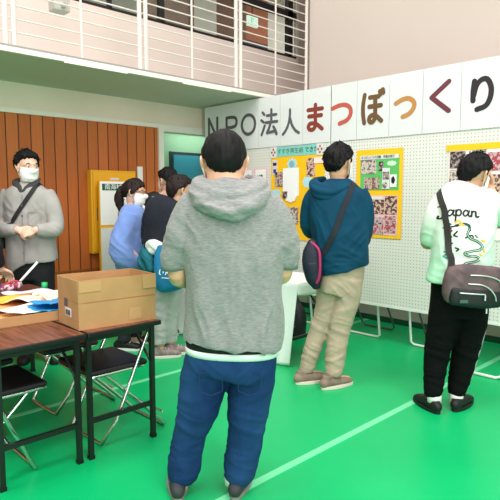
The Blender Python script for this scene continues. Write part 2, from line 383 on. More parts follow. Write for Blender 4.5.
sbox('trim_2', (XW, 6.36, 3.36), (XW+.04, 6.50, 4.9), mat('taupe_trim', (150, 138, 128), .6))
# corridor beyond the gallery window
M_cb = mat('brown_corridor_wall', (128, 92, 74), .7, noise=.1, nscale=3); M_cg = mat('grey_corridor_wall', (150, 158, 146), .7); M_cw = mat('white_corridor_wall', (222, 220, 214), .7)
for k, (y0, y1, z0, z1, m) in enumerate(((-1, 4.75, 2.545, 4.9, M_cg), (4.75, 5.78, 2.545, 4.9, M_cb), (5.78, 6.26, 2.545, 4.9, M_cw), (6.26, 6.95, 2.545, 4.9, M_cb), (6.95, 7.5, 4.15, 4.9, mat('rust_wall', (170, 96, 60), .6)), (6.95, 7.5, 2.545, 4.15, mat('slate_blue_wall', (52, 64, 84), .6)), (7.5, 9.2, 2.545, 4.9, M_cw))):
    sbox('wall_corridor', (-7.3, y0, z0), (-7.2, y1, z1), m)
sbox('wall_corridor_end', (-7.3, 9.1, 2.545), (XW, 9.2, 4.9), M_cw)
sbox('ceiling_corridor', (-7.3, -1, 4.9), (XW-.1, 9.2, 5.0), M_cw)
ex = empty('exit_sign', (-6.4, 6.31, 4.06), 0, 'small lit green and white exit sign hanging in the corridor behind the gallery window', 'exit sign')
MB().box((-.02, -.11, 0), (.02, .11, .15)).build('sign_box', mat('exit_white', (225, 245, 235), .4, emit=.9), ex)
e = MB().box((.021, -.04, .02), (.024, .01, .13)).build('running_figure', mat('exit_green', (20, 190, 130), .4, emit=1.0), ex)
MB().add(tube([(.024, -.015, .12), (.024, -.012, .075), (.024, -.035, .03)], .008, n=6)).add(tube([(.024, -.012, .075), (.024, .012, .03)], .008, n=6)).build('pictogram', mat('exit_dark', (240, 250, 245), .4, emit=.8), e)
MB().box((-.006, -.006, .15), (.006, .006, .84)).build('hanger', M_blackm, ex)
fl = empty('floodlight', (XB-.1, 2.2, 2.95), 0, 'small grey floodlight box clamped behind the white gallery railing', 'floodlight')
MB().box((-.10, -.07, -.02), (.02, .07, .10)).build('housing', mat('grey_housing', (190, 182, 178), .5), fl, bevel=.01)
MB().box((.02, -.015, .0), (.085, .015, .03)).build('bracket', M_chrome, fl)

# ------------------------------------------------------------------ things on the left wall
yc = empty('wall_cabinet', (XW, 3.2, .775), 0, 'yellow flat cabinet mounted on the wooden board wall behind the white sign', 'cabinet')
MB().box((0, -.27, 0), (.09, .29, .905)).build('body', M_yelc, yc, bevel=.008)
dd = MB().box((.09, -.25, .02), (.105, .27, .885)).build('door', M_yelc, yc, bevel=.006)
MB().box((.105, -.22, .36), (.118, -.195, .50)).build('handle', mat('grey_latch', (150, 130, 90), .4), dd)
MB().box((.105, -.05, .80), (.108, .06, .822)).build('name_plate', M_paper, dd)
def wtext(body, size, m, x, y, z, parent, name='lettering', sx=1.0, thick=.0006):
    o = link(name, text_mesh(body, size, thick), m, parent, (x, y, z)); o.rotation_euler = (math.pi/2, 0, math.pi/2); o.scale = (sx, 1, 1); return o
sg = empty('sign_stand', (-5.30, 3.15, 0), 0, 'tall white sign with a green header strip standing before the yellow cabinet', 'sign')
MB().box((-.03, -.20, .05), (0, .24, 1.56)).build('panel', M_yelc, sg)
MB().box((-.10, -.18, 0), (.10, -.14, .05)).box((-.10, .18, 0), (.10, .22, .05)).box((-.03, -.18, .02), (0, .22, .06)).build('base', M_blackm, sg)
MB().box((0, -.19, 1.09), (.004, .235, 1.555)).build('upper_sheet', M_paper2, sg)
MB().box((0, -.19, .58), (.004, .235, 1.06)).build('lower_sheet', M_paper, sg)
hd = MB().box((.004, -.165, 1.46), (.007, .235, 1.53)).build('header', M_dgreen, sg)
wtext('南海村文化', .066, M_paper2, .008, .035, 1.494, hd, sx=1.05)
for k, ch in enumerate('水彩画展'): wtext(ch, .105, M_ink, .005, .06, 1.385-k*.088, sg)
tag(MB().box((0, -.035, -.11), (.012, .035, .11)).build('notice_paper', M_paper2, loc=(XW, 3.60, 1.63)), 'narrow white notice on the wooden wall right of the yellow cabinet', 'notice')

# ------------------------------------------------------------------ display boards with the banner
def board(name, x0, x1, label, feet):
    t = empty(name, ((x0+x1)/2, PY, 0), 0, label, 'display board', 'pegboards along the back wall'); c = (x0+x1)/2; h = (x1-x0)/2
    MB().box((-h, 0, .37), (h, .025, 2.47)).build('panel', M_peg, t)
    f = MB()
    for a in (-h, h-.02): f.box((a, -.004, .365), (a+.02, .03, 2.475))
    f.box((-h+.02, -.004, .365), (h-.02, .03, .385)); f.box((-h+.02, -.004, 2.455), (h-.02, .03, 2.475)); f.build('frame', M_whitep, t)
    for fx in feet:
        x = fx-c; w = .20
        MB().add(tube([(x-w, .06, .9), (x-w, .10, .5), (x-w, .17, .04), (x-w+.03, .18, .014), (x+w-.03, .18, .014), (x+w, .17, .04), (x+w, .10, .5), (x+w, .06, .9)], .012, n=8, seg=1)).build('leg', M_whitep, t, smooth=True)
        MB().add(tube([(x-w-.05, .06, .9), (x-w-.05, .3, .45), (x-w-.05, .54, .04), (x-w-.02, .55, .013), (x+w-.09, .55, .013), (x+w-.06, .54, .04), (x+w-.06, .3, .45), (x+w-.06, .06, .9)], .010, n=8, seg=1)).build('leg', mat('grey_tube', (84, 100, 92), .4), t, smooth=True)
    return t
b1 = board('display_board', -5.34, -3.405, 'white pegboard leftmost in the row, behind the grey hooded man and the large yellow poster', (-4.9, -3.95))
b2 = board('display_board', -3.395, -1.50, 'white pegboard carrying the yellow photo poster with a green top', (-3.10, -2.36))
b3 = board('display_board', -1.46, .44, 'white pegboard at the right end, running out of the frame', (-1.15, -.2))
MB().add(tube([(-1.20-.3+.235, -.02, .8), (-1.20-.3+.03, -.22, .03), (-1.2-.27+.06, -.24, .014), (-1.2+.1, -.24, .014), (-1.2+.13, -.22, .03), (-1.2+.3, -.02, .8)], .012, n=8, seg=1)).build('leg', M_whitep, b3, smooth=True)
MB().box((-.90, -.045, .30), (.5, 0, .345)).build('lower_rail', M_blackm, b3)

def on_board(x, z, off=0): return (x, PY-.006-off, z)
# banner sheets, one letter each
LT = [('N', -5.278, 2.069, -5.085, 2.356, (96, 98, 104)), ('P', -4.954, 2.069, -4.745, 2.336, (96, 98, 104)), ('O', -4.691, 2.083, -4.440, 2.334, (96, 98, 104)), ('ho', -4.375, 2.056, -4.104, 2.352, (100, 100, 106)), ('jin', -4.049, 2.042, -3.796, 2.322, (100, 100, 106)), ('ma', -3.720, 2.047, -3.475, 2.339, (150, 62, 46)), ('tsu', -3.401, 2.077, -3.135, 2.315, (214, 98, 84)), ('bo', -3.050, 2.055, -2.786, 2.373, (122, 88, 54)), ('ttsu', -2.698, 2.077, -2.471, 2.289, (210, 148, 84)), ('ku', -2.358, 2.086, -2.150, 2.366, (122, 58, 74)), ('ri', -2.003, 2.069, -1.811, 2.350, (54, 42, 48))]
ST = {'N': [[(0, 0), (0, 1)], [(0, 1), (1, 0)], [(1, 0), (1, 1)]],
 'P': [[(0, 0), (0, 1)], [(0, 1), (.55, 1), (.9, .93), (1, .75), (.9, .56), (.55, .5), (0, .5)]],
 'O': [[(.5+.5*math.cos(a), .5+.5*math.sin(a)) for a in np.linspace(0, 2*math.pi, 17)]],
 'ho': [[(.08, .93), (.2, .83)], [(0, .62), (.14, .53)], [(.02, .02), (.12, .18), (.22, .38)], [(.36, .78), (.94, .78)], [(.64, 1), (.64, .5)], [(.28, .5), (1, .5)], [(.6, .48), (.5, .26), (.38, .08)], [(.38, .08), (.66, .1), (.9, .13)], [(.78, .3), (.88, .17), (.97, 0)]],
 'jin': [[(.44, 1), (.43, .72), (.34, .4), (.18, .15), (0, 0)], [(.44, .66), (.58, .34), (.78, .12), (1, 0)]],
 'ma': [[(.05, .82), (.95, .82)], [(.1, .56), (.9, .56)], [(.52, 1), (.52, .6), (.53, .3), (.5, .12), (.36, .02), (.16, .04), (.08, .15), (.18, .26), (.4, .27), (.65, .2), (.95, .02)]],
 'tsu': [[(0, .8), (.35, .9), (.68, .9), (.94, .72), (.97, .42), (.78, .15), (.4, .02)]],
 'bo': [[(.1, .95), (.03, .6), (.04, .3), (.1, .02)], [(.36, .84), (.78, .84)], [(.34, .54), (.9, .54)], [(.62, .84), (.63, .4), (.62, .15), (.5, .02), (.36, .06), (.36, .18), (.5, .25), (.7, .2), (.93, .04)], [(.84, 1.0), (.87, .9)], [(.97, 1.04), (1.0, .94)]],
 'ttsu': [[(0, .72), (.35, .88), (.7, .9), (.96, .68), (.95, .38), (.72, .12), (.4, 0)]],
 'ku': [[(.92, 1), (.02, .52)], [(.02, .52), (.95, 0)]],
 'ri': [[(.08, .94), (.03, .6), (.04, .3)], [(.06, .45), (.2, .78), (.45, .95), (.75, .95), (.97, .7), (.97, .38), (.75, .1), (.28, 0)]]}
NM = {'N': 'grey letter N', 'P': 'grey letter P', 'O': 'grey letter O', 'ho': 'grey kanji 法', 'jin': 'grey kanji 人', 'ma': 'brick-red kana ま', 'tsu': 'coral-red kana つ', 'bo': 'brown kana ぼ', 'ttsu': 'ochre kana っ', 'ku': 'plum kana く', 'ri': 'dark brown kana り'}
edges = [-5.34]+[(LT[i][3]+LT[i+1][1])/2 for i in range(10)]+[-1.50]; edges[6] = -3.408
for i, (k, x0, z0, x1, z1, c) in enumerate(LT):
    a, b = edges[i], edges[i+1]; cx = (a+b)/2
    if i == 6: a = -3.394
    sh = MB().box((a-cx+.002, -.004, -.27), (b-cx-.002, 0, .275)).build('banner_sheet', M_paper, loc=(cx, PY-.005, 2.205))
    tag(sh, 'white banner sheet with the '+NM[k]+' along the top of the pegboards', 'banner sheet', 'letter sheets of the banner')
    w = .042
    if k in ('N', 'P', 'O'): w = .036
    if k in ('ho', 'jin'): w = .031
    strokes('lettering', [[(x0+w/2+u*(x1-x0-w)-cx, z0+w/2+v*(z1-z0-w)-2.205) for u, v in s] for s in ST[k]], mat('letter_paint_'+k, tuple(int(v*.9) for v in c), .7), sh, w, .0015, lambda u, v: ((u, -.0042, v), (0, -1, 0)))
    if i in (2, 5, 7): MB().box((b-cx-.035, -.006, .2), (b-cx+.0, -.004, .26)).build('tape', mat('clear_tape', (232, 234, 230), .3), sh)

# posters on the boards
def rect(name, x0, z0, x1, z1, m, parent, lay, ox, oz, t=.0016):
    return MB().box((x0-ox, -.003*lay-t, z0-oz), (x1-ox, -.003*lay, z1-oz)).build(name, m, parent)
def blob(name, x0, z0, x1, z1, m, parent, lay, ox, oz, bumps=8):
    cx, cz, rx, rz = (x0+x1)/2-ox, (z0+z1)/2-oz, (x1-x0)/2, (z1-z0)/2
    P = [(cx+rx*math.cos(a)*(1-.12*math.sin(a*bumps/2)**2), cz+rz*math.sin(a)*(1-.12*math.sin(a*bumps/2)**2)) for a in np.linspace(0, 2*math.pi, 40, endpoint=False)]
    y1 = -.003*lay; y0 = y1-.0016; n = 40; V = [(x, y0, z) for x, z in P]+[(x, y1, z) for x, z in P]
    F = [tuple(range(n)), tuple(range(2*n-1, n-1, -1))]+[(i, i+n, (i+1) % n+n, (i+1) % n) for i in range(n)]
    return MB().add((V, F)).build(name, m, parent)
def btext(body, size, m, x, z, parent, lay, ox, oz, sx=1):
    o = link('lettering', text_mesh(body, size, .0004), m, parent, (x-ox, -.003*lay-.0005, z-oz)); o.rotation_euler = (math.pi/2, 0, 0); o.scale = (sx, 1, 1); return o
PH = [photo_mat('snapshot_a', [(60, 44, 50), (196, 172, 160), (120, 92, 90), (226, 206, 196)], 34, 1), photo_mat('snapshot_b', [(40, 36, 40), (206, 196, 188), (130, 110, 104), (90, 84, 92)], 30, 3),
      photo_mat('snapshot_c', [(120, 60, 60), (214, 178, 160), (84, 62, 62), (176, 140, 130)], 32, 6), photo_mat('snapshot_d', [(54, 52, 62), (198, 176, 180), (176, 70, 82), (228, 214, 214)], 36, 9),
      photo_mat('snapshot_e', [(204, 196, 196), (60, 54, 58), (160, 140, 138), (230, 224, 222)], 28, 12)]
ox, oz = -3.84, 1.38
p1 = empty('poster', (ox, PY-.006, oz), 0, 'large yellow poster with an aqua heading strip, between the hooded man and the teal jacket', 'poster', 'yellow posters on the pegboards')
rect('backing', -4.207, .934, -3.469, 1.828, M_yel, p1, 0, ox, oz)
hdr = rect('heading', -4.205, 1.822, -3.49, 1.925, M_aqua, p1, 1, ox, oz)
btext('すすき再生紙', .062, mat('olive_print', (96, 122, 96), .6), -3.93, 1.874, hdr, 2, ox, oz, 1.0); btext('できた!', .062, M_ink, -3.63, 1.874, hdr, 2, ox, oz, .95)
for x in (-4.17, -3.525):
    r_ = rect('ornament', x-.045, 1.815, x+.045, 1.93, M_paper, hdr, 2, ox, oz)
    for dx, dz in ((0, .03), (0, -.03), (-.022, 0), (.022, 0)): blob('petal', x+dx-.013, 1.872+dz-.013, x+dx+.013, 1.872+dz+.013, mat('petal_brown', (150, 100, 60), .6) if dx else mat('petal_red', (200, 90, 70), .6), r_, 3, ox, oz)
rect('tag_strip', -4.185, 1.63, -4.115, 1.79, mat('lilac_paper', (214, 208, 226), .6), p1, 1, ox, oz); rect('tag_print', -4.170, 1.65, -4.13, 1.69, mat('navy_print', (60, 74, 150), .6), p1, 2, ox, oz); rect('tag_print', -4.175, 1.73, -4.125, 1.76, M_ink, p1, 2, ox, oz)
blob('cloud_cutout', -3.973, 1.675, -3.832, 1.80, M_sky, p1, 1, ox, oz); blob('cloud_cutout', -3.755, 1.483, -3.62, 1.606, M_sky, p1, 1, ox, oz); blob('cloud_cutout', -4.207, 1.378, -4.058, 1.476, M_sky, p1, 1, ox, oz)
blob('cloud_core', -3.94, 1.70, -3.865, 1.775, mat('grey_blue_print', (140, 176, 190), .6), p1, 2, ox, oz)
rect('white_sheet', -4.029, 1.40, -3.803, 1.696, M_paper2, p1, 2, ox, oz); blob('white_scrap', -4.0, 1.33, -3.83, 1.46, M_paper2, p1, 3, ox, oz)
rect('snapshot', -4.148, 1.498, -4.03, 1.659, PH[0], p1, 1, ox, oz); rect('snapshot', -3.703, 1.60, -3.59, 1.788, PH[2], p1, 1, ox, oz); rect('snapshot', -3.95, 1.10, -3.81, 1.283, PH[1], p1, 1, ox, oz); rect('snapshot', -4.03, 1.375, -3.96, 1.45, PH[4], p1, 4, ox, oz)
rect('caption', -3.604, 1.732, -3.475, 1.792, mat('pale_pink_paper', (250, 226, 222), .6), p1, 2, ox, oz)
ox, oz = -2.83, 1.42
p2 = empty('poster', (ox, PY-.006, oz), 0, 'tall yellow photo poster right of the teal jacket, green sheet above and snapshots below', 'poster', 'yellow posters on the pegboards')
rect('backing', -3.085, 1.010, -2.591, 1.831, M_yel, p2, 0, ox, oz); rect('green_sheet', -3.037, 1.455, -2.626, 1.776, M_green, p2, 1, ox, oz)
tl = rect('title_strip', -3.040, 1.739, -2.630, 1.776, M_paper, p2, 2, ox, oz); btext('まつぼっくりの活動', .03, M_ink, -2.92, 1.757, tl, 3, ox, oz, .8); btext('作業の様子', .03, M_ink, -2.73, 1.757, tl, 3, ox, oz, .8)
for n_, a in enumerate(((-3.027, 1.606, -2.862, 1.736, 1), (-2.995, 1.462, -2.826, 1.572, 0), (-2.835, 1.629, -2.782, 1.715, 4))): rect('snapshot', *a[:4], PH[a[4]], p2, 2, ox, oz)
rect('caption', -2.795, 1.464, -2.717, 1.655, M_paper, p2, 3, ox, oz); rect('snapshot', -2.788, 1.55, -2.724, 1.62, PH[4], p2, 4, ox, oz); blob('snapshot', -2.792, 1.47, -2.735, 1.53, PH[1], p2, 4, ox, oz)
blob('caption', -2.752, 1.671, -2.65, 1.720, mat('pale_green_paper', (206, 238, 210), .6), p2, 2, ox, oz)
rect('caption', -2.712, 1.481, -2.645, 1.594, M_paper2, p2, 3, ox, oz); blob('mouse_drawing', -2.70, 1.51, -2.66, 1.578, M_ink, p2, 4, ox, oz, 5)
rect('collage_sheet', -3.025, 1.040, -2.632, 1.405, M_pink, p2, 1, ox, oz)
for a in ((-3.018, 1.230, -2.912, 1.391, 3), (-2.907, 1.233, -2.770, 1.365, 2), (-2.762, 1.232, -2.638, 1.40, 2), (-3.018, 1.05, -2.91, 1.21, 1), (-2.902, 1.046, -2.773, 1.205, 3), (-2.762, 1.062, -2.643, 1.218, 3)): rect('snapshot', *a[:4], PH[a[4]], p2, 2, ox, oz)
rect('caption', -2.905, 1.368, -2.79, 1.395, M_paper, p2, 2, ox, oz)
ox, oz = -1.75, 1.45
p3 = empty('poster', (ox, PY-.006, oz), 0, 'yellow-topped photo poster that the man in the mint T-shirt is looking at', 'poster', 'yellow posters on the pegboards')
rect('backing', -2.187, 1.772, -1.33, 1.822, M_yel, p3, 1, ox, oz); rect('white_sheet', -2.164, 1.05, -1.345, 1.775, mat('blush_paper', (248, 236, 234), .6), p3, 0, ox, oz)
for a in ((-2.15, 1.63, -2.02, 1.765, 4), (-2.15, 1.46, -2.04, 1.615, 1), (-1.99, 1.60, -1.86, 1.735, 1), (-1.84, 1.60, -1.60, 1.745, 3), (-1.58, 1.6, -1.36, 1.75, 2), (-1.84, 1.40, -1.62, 1.57, 2), (-2.14, 1.2, -1.9, 1.42, 0), (-1.6, 1.36, -1.38, 1.57, 3), (-1.84, 1.15, -1.5, 1.36, 4)): rect('snapshot', *a[:4], PH[a[4]], p3, 2, ox, oz)
btext('※ 体験教室', .03, M_ink, -1.92, 1.755, p3, 2, ox, oz)
for (x0, x1, lb) in ((-4.466, -4.275, 'small pink-edged picture of green leaves beside the large yellow poster'), (-4.66, -4.50, 'small pink-edged picture nearest the hooded man\'s shoulder')):
    pf = empty('picture', ((x0+x1)/2, PY-.006, 1.45), 0, lb, 'picture', 'pink-edged pictures on the pegboard'); h = (x1-x0)/2
    rect('border', -h, 0, h, .26, M_pink, pf, 0, 0, 0); rect('sheet', -h+.014, .014, h-.014, .246, M_paper2, pf, 1, 0, 0)
    for k in range(7):
        x = rng.uniform(-.6*h, .4*h); z = rng.uniform(.07, .16); blob('leaf_print', x, z, x+.035, z+.04, mat('leaf_print', (120, 150, 90), .6) if k % 3 else mat('dark_leaf_print', (60, 80, 60), .6), pf, 2, 0, 0, 4)

# ------------------------------------------------------------------ tables
def folding_table(loc, label, lx=1.8, ly=.455, group=None):
    t = empty('folding_table', loc, 0, label, 'table', group); h = .70
    MB().box((-lx/2, -ly/2, h-.028), (lx/2, ly/2, h-.001)).build('edge_band', M_blackp, t, bevel=.006)
    MB().box((-lx/2+.008, -ly/2+.008, h-.002), (lx/2-.008, ly/2-.008, h)).build('tabletop', M_lam, t)
    r = MB()
    for y in (-ly/2+.05, ly/2-.05): r.box((-lx/2+.06, y-.012, h-.055), (lx/2-.06, y+.012, h-.028))
    r.build('apron_rail', M_blackm, t)
    for sx in (-1, 1):
        x = sx*(lx/2-.06)
        for sy in (-1, 1):
            y = sy*(ly/2-.03)
            lg = MB().box((x-.0125, y-.0125, .008), (x+.0125, y+.0125, h-.03)).build('leg', M_blackm, t)
            MB().box((x-.015, y-.015, 0), (x+.015, y+.015, .02)).build('foot_cap', M_blackp, lg)
            MB().add(tube([(x-sx*.012, sy*(ly/2-.035), .46), (x-sx*.20, sy*(ly/2-.05), h-.04)], .008, n=6, seg=1)).build('brace', M_blackm, t)
        MB().box((x-.010, -ly/2+.04, .195), (x+.010, ly/2-.04, .22)).build('crossbar', M_blackm, t)
        MB().box((x-.010, -ly/2+.04, h-.06), (x+.010, ly/2-.04, h-.035)).build('crossbar', M_blackm, t)
    return t
folding_table((-3.45, 1.102, 0), 'walnut-topped black folding table nearest the camera, under the flat cardboard tray', group='pair of folding tables')
folding_table((-3.45, 1.563, 0), 'walnut-topped black folding table carrying the deep cardboard box', group='pair of folding tables')
folding_table((-3.78, 3.56, -.005), 'folding table hidden under the white tablecloth by the pegboards', lx=1.70, ly=.46)
# tablecloth
def tablecloth():
    X0, X1, Y0, Y1, h = -4.66, -2.82, 3.29, 3.83, .700
    mb = MB(); nx = 120
    def strip(f, nu, nv):
        V = [f(u, v) for v in np.linspace(0, 1, nv) for u in np.linspace(0, 1, nu)]
        mb.add((V, [(j*nu+i, j*nu+i+1, (j+1)*nu+i+1, (j+1)*nu+i) for j in range(nv-1) for i in range(nu-1)]))
    strip(lambda u, v: (X0+(X1-X0)*u, Y0+(Y1-Y0)*v, h+.002*math.sin(u*21)*math.sin(v*5)), 60, 12)
    def front(u, v):
        x = X0+(X1-X0)*(u-.055*v*u**6); w = v**1.2
        return (x, Y0-.012*w+.035*w*math.sin(u*38+math.sin(u*9))*(.4+.6*math.sin(u*6)**2)+.02*w, h-v*(h-.012)*(1-.0*u))
    strip(front, nx, 26)
    strip(lambda u, v: (X1+.006*v*math.sin(u*15), Y0+(Y1-Y0)*u, h-v*(.085+.02*math.sin(u*4))), 30, 5)
    strip(lambda u, v: (X0-.006*v*math.sin(u*15), Y0+(Y1-Y0)*u, h-v*.45), 30, 8)
    strip(lambda u, v: (X0+(X1-X0)*u, Y1+.01*v*math.sin(u*30), h-v*.18), 60, 5)
    me = mb.mesh('tablecloth'); bm = bmesh.new(); bm.from_mesh(me); bmesh.ops.remove_doubles(bm, verts=bm.verts, dist=.0015); bm.to_mesh(me); bm.free()
    o = link('tablecloth', me, M_cloth, smooth=True); s = o.modifiers.new('solid', 'SOLIDIFY'); s.thickness = .003; s.offset = 1
    return tag(o, 'white tablecloth draped to the floor over the table behind the hooded man', 'tablecloth')
tablecloth()

# ------------------------------------------------------------------ folding chairs
def folding_chair():
    t = empty('folding_chair', (0, 0, 0)); W = .205
    MB().add(tube([(-W+.05, .115, .012), (W-.05, .115, .012), (W, .09, .05), (W, -.08, .42), (W-.012, -.20, .66), (W-.03, -.24, .75), (W-.08, -.25, .775), (-W+.08, -.25, .775), (-W+.03, -.24, .75), (-W+.012, -.20, .66), (-W, -.08, .42), (-W, .09, .05)], .0105, n=8, seg=4, closed=True)).build('front_frame', M_chrome, t, smooth=True)
    V = W-.025
    MB().add(tube([(-V, .10, .415), (-V, -.10, .22), (-V, -.27, .05), (-V+.04, -.30, .012), (V-.04, -.30, .012), (V, -.27, .05), (V, -.10, .22), (V, .10, .415)], .0105, n=8, seg=4)).build('rear_frame', M_chrome, t, smooth=True)
    b = bmesh.new(); bmesh.ops.create_cube(b, size=1, matrix=Matrix.Translation((0, .01, .437)) @ Matrix.Diagonal((.40, .37, .034, 1)))
    me = bpy.data.meshes.new('seat'); b.to_mesh(me); b.free(); s = link('seat', me, M_vinyl, t); md = s.modifiers.new('bevel', 'BEVEL'); md.width = .03; md.segments = 4; md.limit_method = 'NONE'
    bv = s.modifiers.new('w', 'WEIGHTED_NORMAL')
    MB().add(tube([(-.185, -.15, .418), (-.19, .15, .418), (-.15, .185, .418), (.15, .185, .418), (.19, .15, .418), (.185, -.15, .418)], .009, n=8, seg=3)).build('seat_rail', M_chrome, t, smooth=True)
    MB().add(tube([(-.17, -.232, .70), (-.08, -.262, .70), (.08, -.262, .70), (.17, -.232, .70)], [(.016, .075)]*4, n=14, seg=4, ref=(0, 1, 0))).build('backrest', M_vinyl, t, smooth=True)
    MB().add(tube([(-V, -.28, .10), (V, -.28, .10)], .007, n=6, seg=1)).build('stretcher', M_chrome, t)
    return t
ch = folding_chair(); ch.location = (-2.86, 1.595, 0); ch.rotation_euler = (0, 0, math.pi)
tag(ch, 'black-seated folding chair tucked under the table end below the deep cardboard box', 'chair', 'folding chairs under the tables')
for (x, y, r, lb) in ((-3.44, 1.60, math.pi, 'black-seated folding chair beyond the table legs, second in along the box table'), (-2.90, .99, 0, 'black-seated folding chair under the open end of the nearest table, left of its front leg'), (-3.42, 1.02, 0, 'black-seated folding chair cut by the left edge, deeper under the nearest table')):
    c = copy_tree(ch); c.location = (x, y, 0); c.rotation_euler = (0, 0, r); c['label'] = lb

# ------------------------------------------------------------------ boxes and papers on the tables
bx = empty('cardboard_box', (-2.757, 1.567, .70), math.radians(-5.5), 'deep open cardboard box standing across the end of the table', 'box'); A, Bb, H, T = .147, .225, .262, .005
def walls(z0, z1, m, name, parent, e=0, flare=0):
    for k, (a, b) in enumerate((((A-T, -Bb), (A, Bb)), ((-A, -Bb), (-A+T, Bb)), ((-A+T, Bb-T), (A-T, Bb)), ((-A+T, -Bb), (A-T, -Bb+T)))):
        o = MB().box((a[0], a[1], z0), (b[0], b[1], z1)).build(name, m, parent)
        if flare:
            me = o.data
            for v in me.vertices:
                if v.co.z > z0+.01:
                    d = flare*(1+.4*math.sin(k*2.1)); 
                    if k == 0: v.co.x += d
                    if k == 1: v.co.x -= d
                    if k == 2: v.co.y += d
                    if k == 3: v.co.y -= d
mb = MB(); mb.box((-A, -Bb, 0), (A, Bb, .006)); 
for a, b in (((A-T, -Bb), (A, Bb)), ((-A, -Bb), (-A+T, Bb)), ((-A+T, Bb-T), (A-T, Bb)), ((-A+T, -Bb), (A-T, -Bb+T))): mb.box((a[0], a[1], .006), (b[0], b[1], .140))
mb.build('body', M_card, bx)
walls(.1425, H, M_card, 'flap', bx, flare=.004)
MB().box((A, -.19, .142), (A+.0015, .22, .146)).build('crease', M_cardin, bx)
MB().box((A+.004, -Bb+.005, .20), (A+.0055, -.10, .255)).build('tape', M_tape, bx); MB().box((A+.001, .06, .02), (A+.003, .135, .085)).build('tape', M_tape, bx); MB().box((A+.004, .145, .185), (A+.0055, Bb+.003, .262)).build('tape', M_tape, bx)
MB().box((-.04, -Bb-.002, .055), (.045, -Bb, .10)).build('label', M_paper, bx); lb = MB().box((-.05, -Bb-.002, .105), (.0, -Bb, .15)).build('printed_mark', mat('grey_print', (96, 88, 84), .7), bx)
for k in range(7): MB().box((-.03+k*.010, -Bb-.003, .06), (-.026+k*.010+.003*(k % 2), -Bb-.002, .09)).build('bar_print', M_ink, bx)
tr = empty('cardboard_tray', (-3.29, 1.395, .70), math.radians(-3), 'shallow cardboard tray full of loose papers on the two tables', 'tray'); a, b, h = .345, .335, .055
mb = MB().box((-a, -b, 0), (a, b, .004))
for q in (((a-.005, -b), (a, b)), ((-a, -b), (-a+.005, b)), ((-a, -b), (a, -b+.005)), ((-a, b-.005), (a, b))): mb.box((*q[0], 0), (*q[1], h))
mb.build('tray_body', M_card, tr)
MB().box((-a+.006, -b+.006, .004), (a-.006, b-.006, .010)).build('lining', M_cardin, tr)
def sheet(name, loc, w, d, rz, m, label, cat, curl=.012, seed=0, t=.002, group=None, lift=0.0):
    n = 16; V = []
    for j in range(n):
        for i in range(n):
            u, v = i/(n-1)-.5, j/(n-1)-.5
            V.append((u*w*(1-.05*math.sin(v*7+seed)), v*d*(1-.05*math.sin(u*8+seed)), 0))
    V = np.array(V); V[:, 2] = curl*(1+vnoise(np.c_[V[:, 0]*9+seed*3.1, V[:, 1]*9, V[:, 0]*0+seed]))+lift*(V[:, 0]/w+.5)
    F = [(j*n+i, j*n+i+1, (j+1)*n+i+1, (j+1)*n+i) for j in range(n-1) for i in range(n-1)]
    o = MB().add((V, F)).build(name, m, smooth=True, loc=loc, rz=rz); s = o.modifiers.new('solid', 'SOLIDIFY'); s.thickness = t; s.offset = 1
    return tag(o, label, cat, 'loose papers in and around the tray' if cat == 'paper' else group)
M_pch = mat('peach_paper', (240, 178, 120), .7); M_tan = mat('tan_paper', (232, 186, 120), .7); M_blush = mat('blush_tissue', (246, 214, 196), .6); M_lil = mat('pale_lilac_paper', (232, 222, 236), .6); M_amb = mat('amber_paper', (248, 190, 70), .6); M_bluep = mat('bright_blue_plastic', (20, 150, 214), .3)
Z = .712
sheet('paper_sheet', (-3.10, 1.18, Z), .26, .22, -.05, M_tan, 'flat tan sheet in the front left corner of the tray', 'paper', .004, 1)
sheet('paper_sheet', (-3.46, 1.24, Z), .26, .28, .5, M_pch, 'peach sheet at the left of the tray below the amber one', 'paper', .014, 2)
sheet('paper_sheet', (-3.56, 1.36, Z+.022), .16, .28, .2, M_amb, 'amber sheet lying over the peach one at the left of the tray', 'paper', .012, 3)
sheet('paper_sheet', (-3.42, 1.44, Z+.020), .30, .30, .8, M_blush, 'crumpled blush tissue heap in the middle of the tray', 'paper', .026, 4)
sheet('paper_sheet', (-3.15, 1.27, Z+.020), .22, .24, .35, M_paper2, 'white sheet at the front of the tray beside the blue folder', 'paper', .013, 5)
sheet('paper_sheet', (-3.28, 1.56, Z+.02), .30, .24, -.3, M_blush, 'blush tissue behind the blue folder beside the deep box', 'paper', .024, 6)
sheet('paper_sheet', (-3.85, 1.60, .704), .30, .32, .1, M_lil, 'pale lilac sheets on the bare table behind the tray', 'paper', .012, 7)
sheet('paper_sheet', (-3.82, 1.20, .704), .30, .36, .3, M_paper2, 'white sheets on the bare table behind the amber one', 'paper', .014, 8)
sheet('paper_sheet', (-3.52, 1.56, Z+.012), .20, .22, 1.0, M_paper2, 'white tissue at the back of the tray', 'paper', .026, 9)
bf = empty('folder', (-3.09, 1.43, Z+.018), .15, 'bright blue plastic folder leaning in the tray against the deep box', 'folder')
f = sheet('cover', (0, 0, .006), .24, .28, 0, M_bluep, None, None, .016, 11, .003, lift=-.0); f.parent = bf
f = sheet('cover', (-.01, .01, .03), .22, .26, .06, M_bluep, None, None, .018, 12, .003); f.parent = bf
tag(MB().add(tube([(0, 0, 0), (.002, .002, .05)], .022, n=14, seg=1, cap='flat')).build('tape_roll', mat('green_tape', (40, 180, 110), .4), loc=(-4.02, 1.76, .702), smooth=True), 'little green roll of tape standing on the table left of the deep box', 'tape')
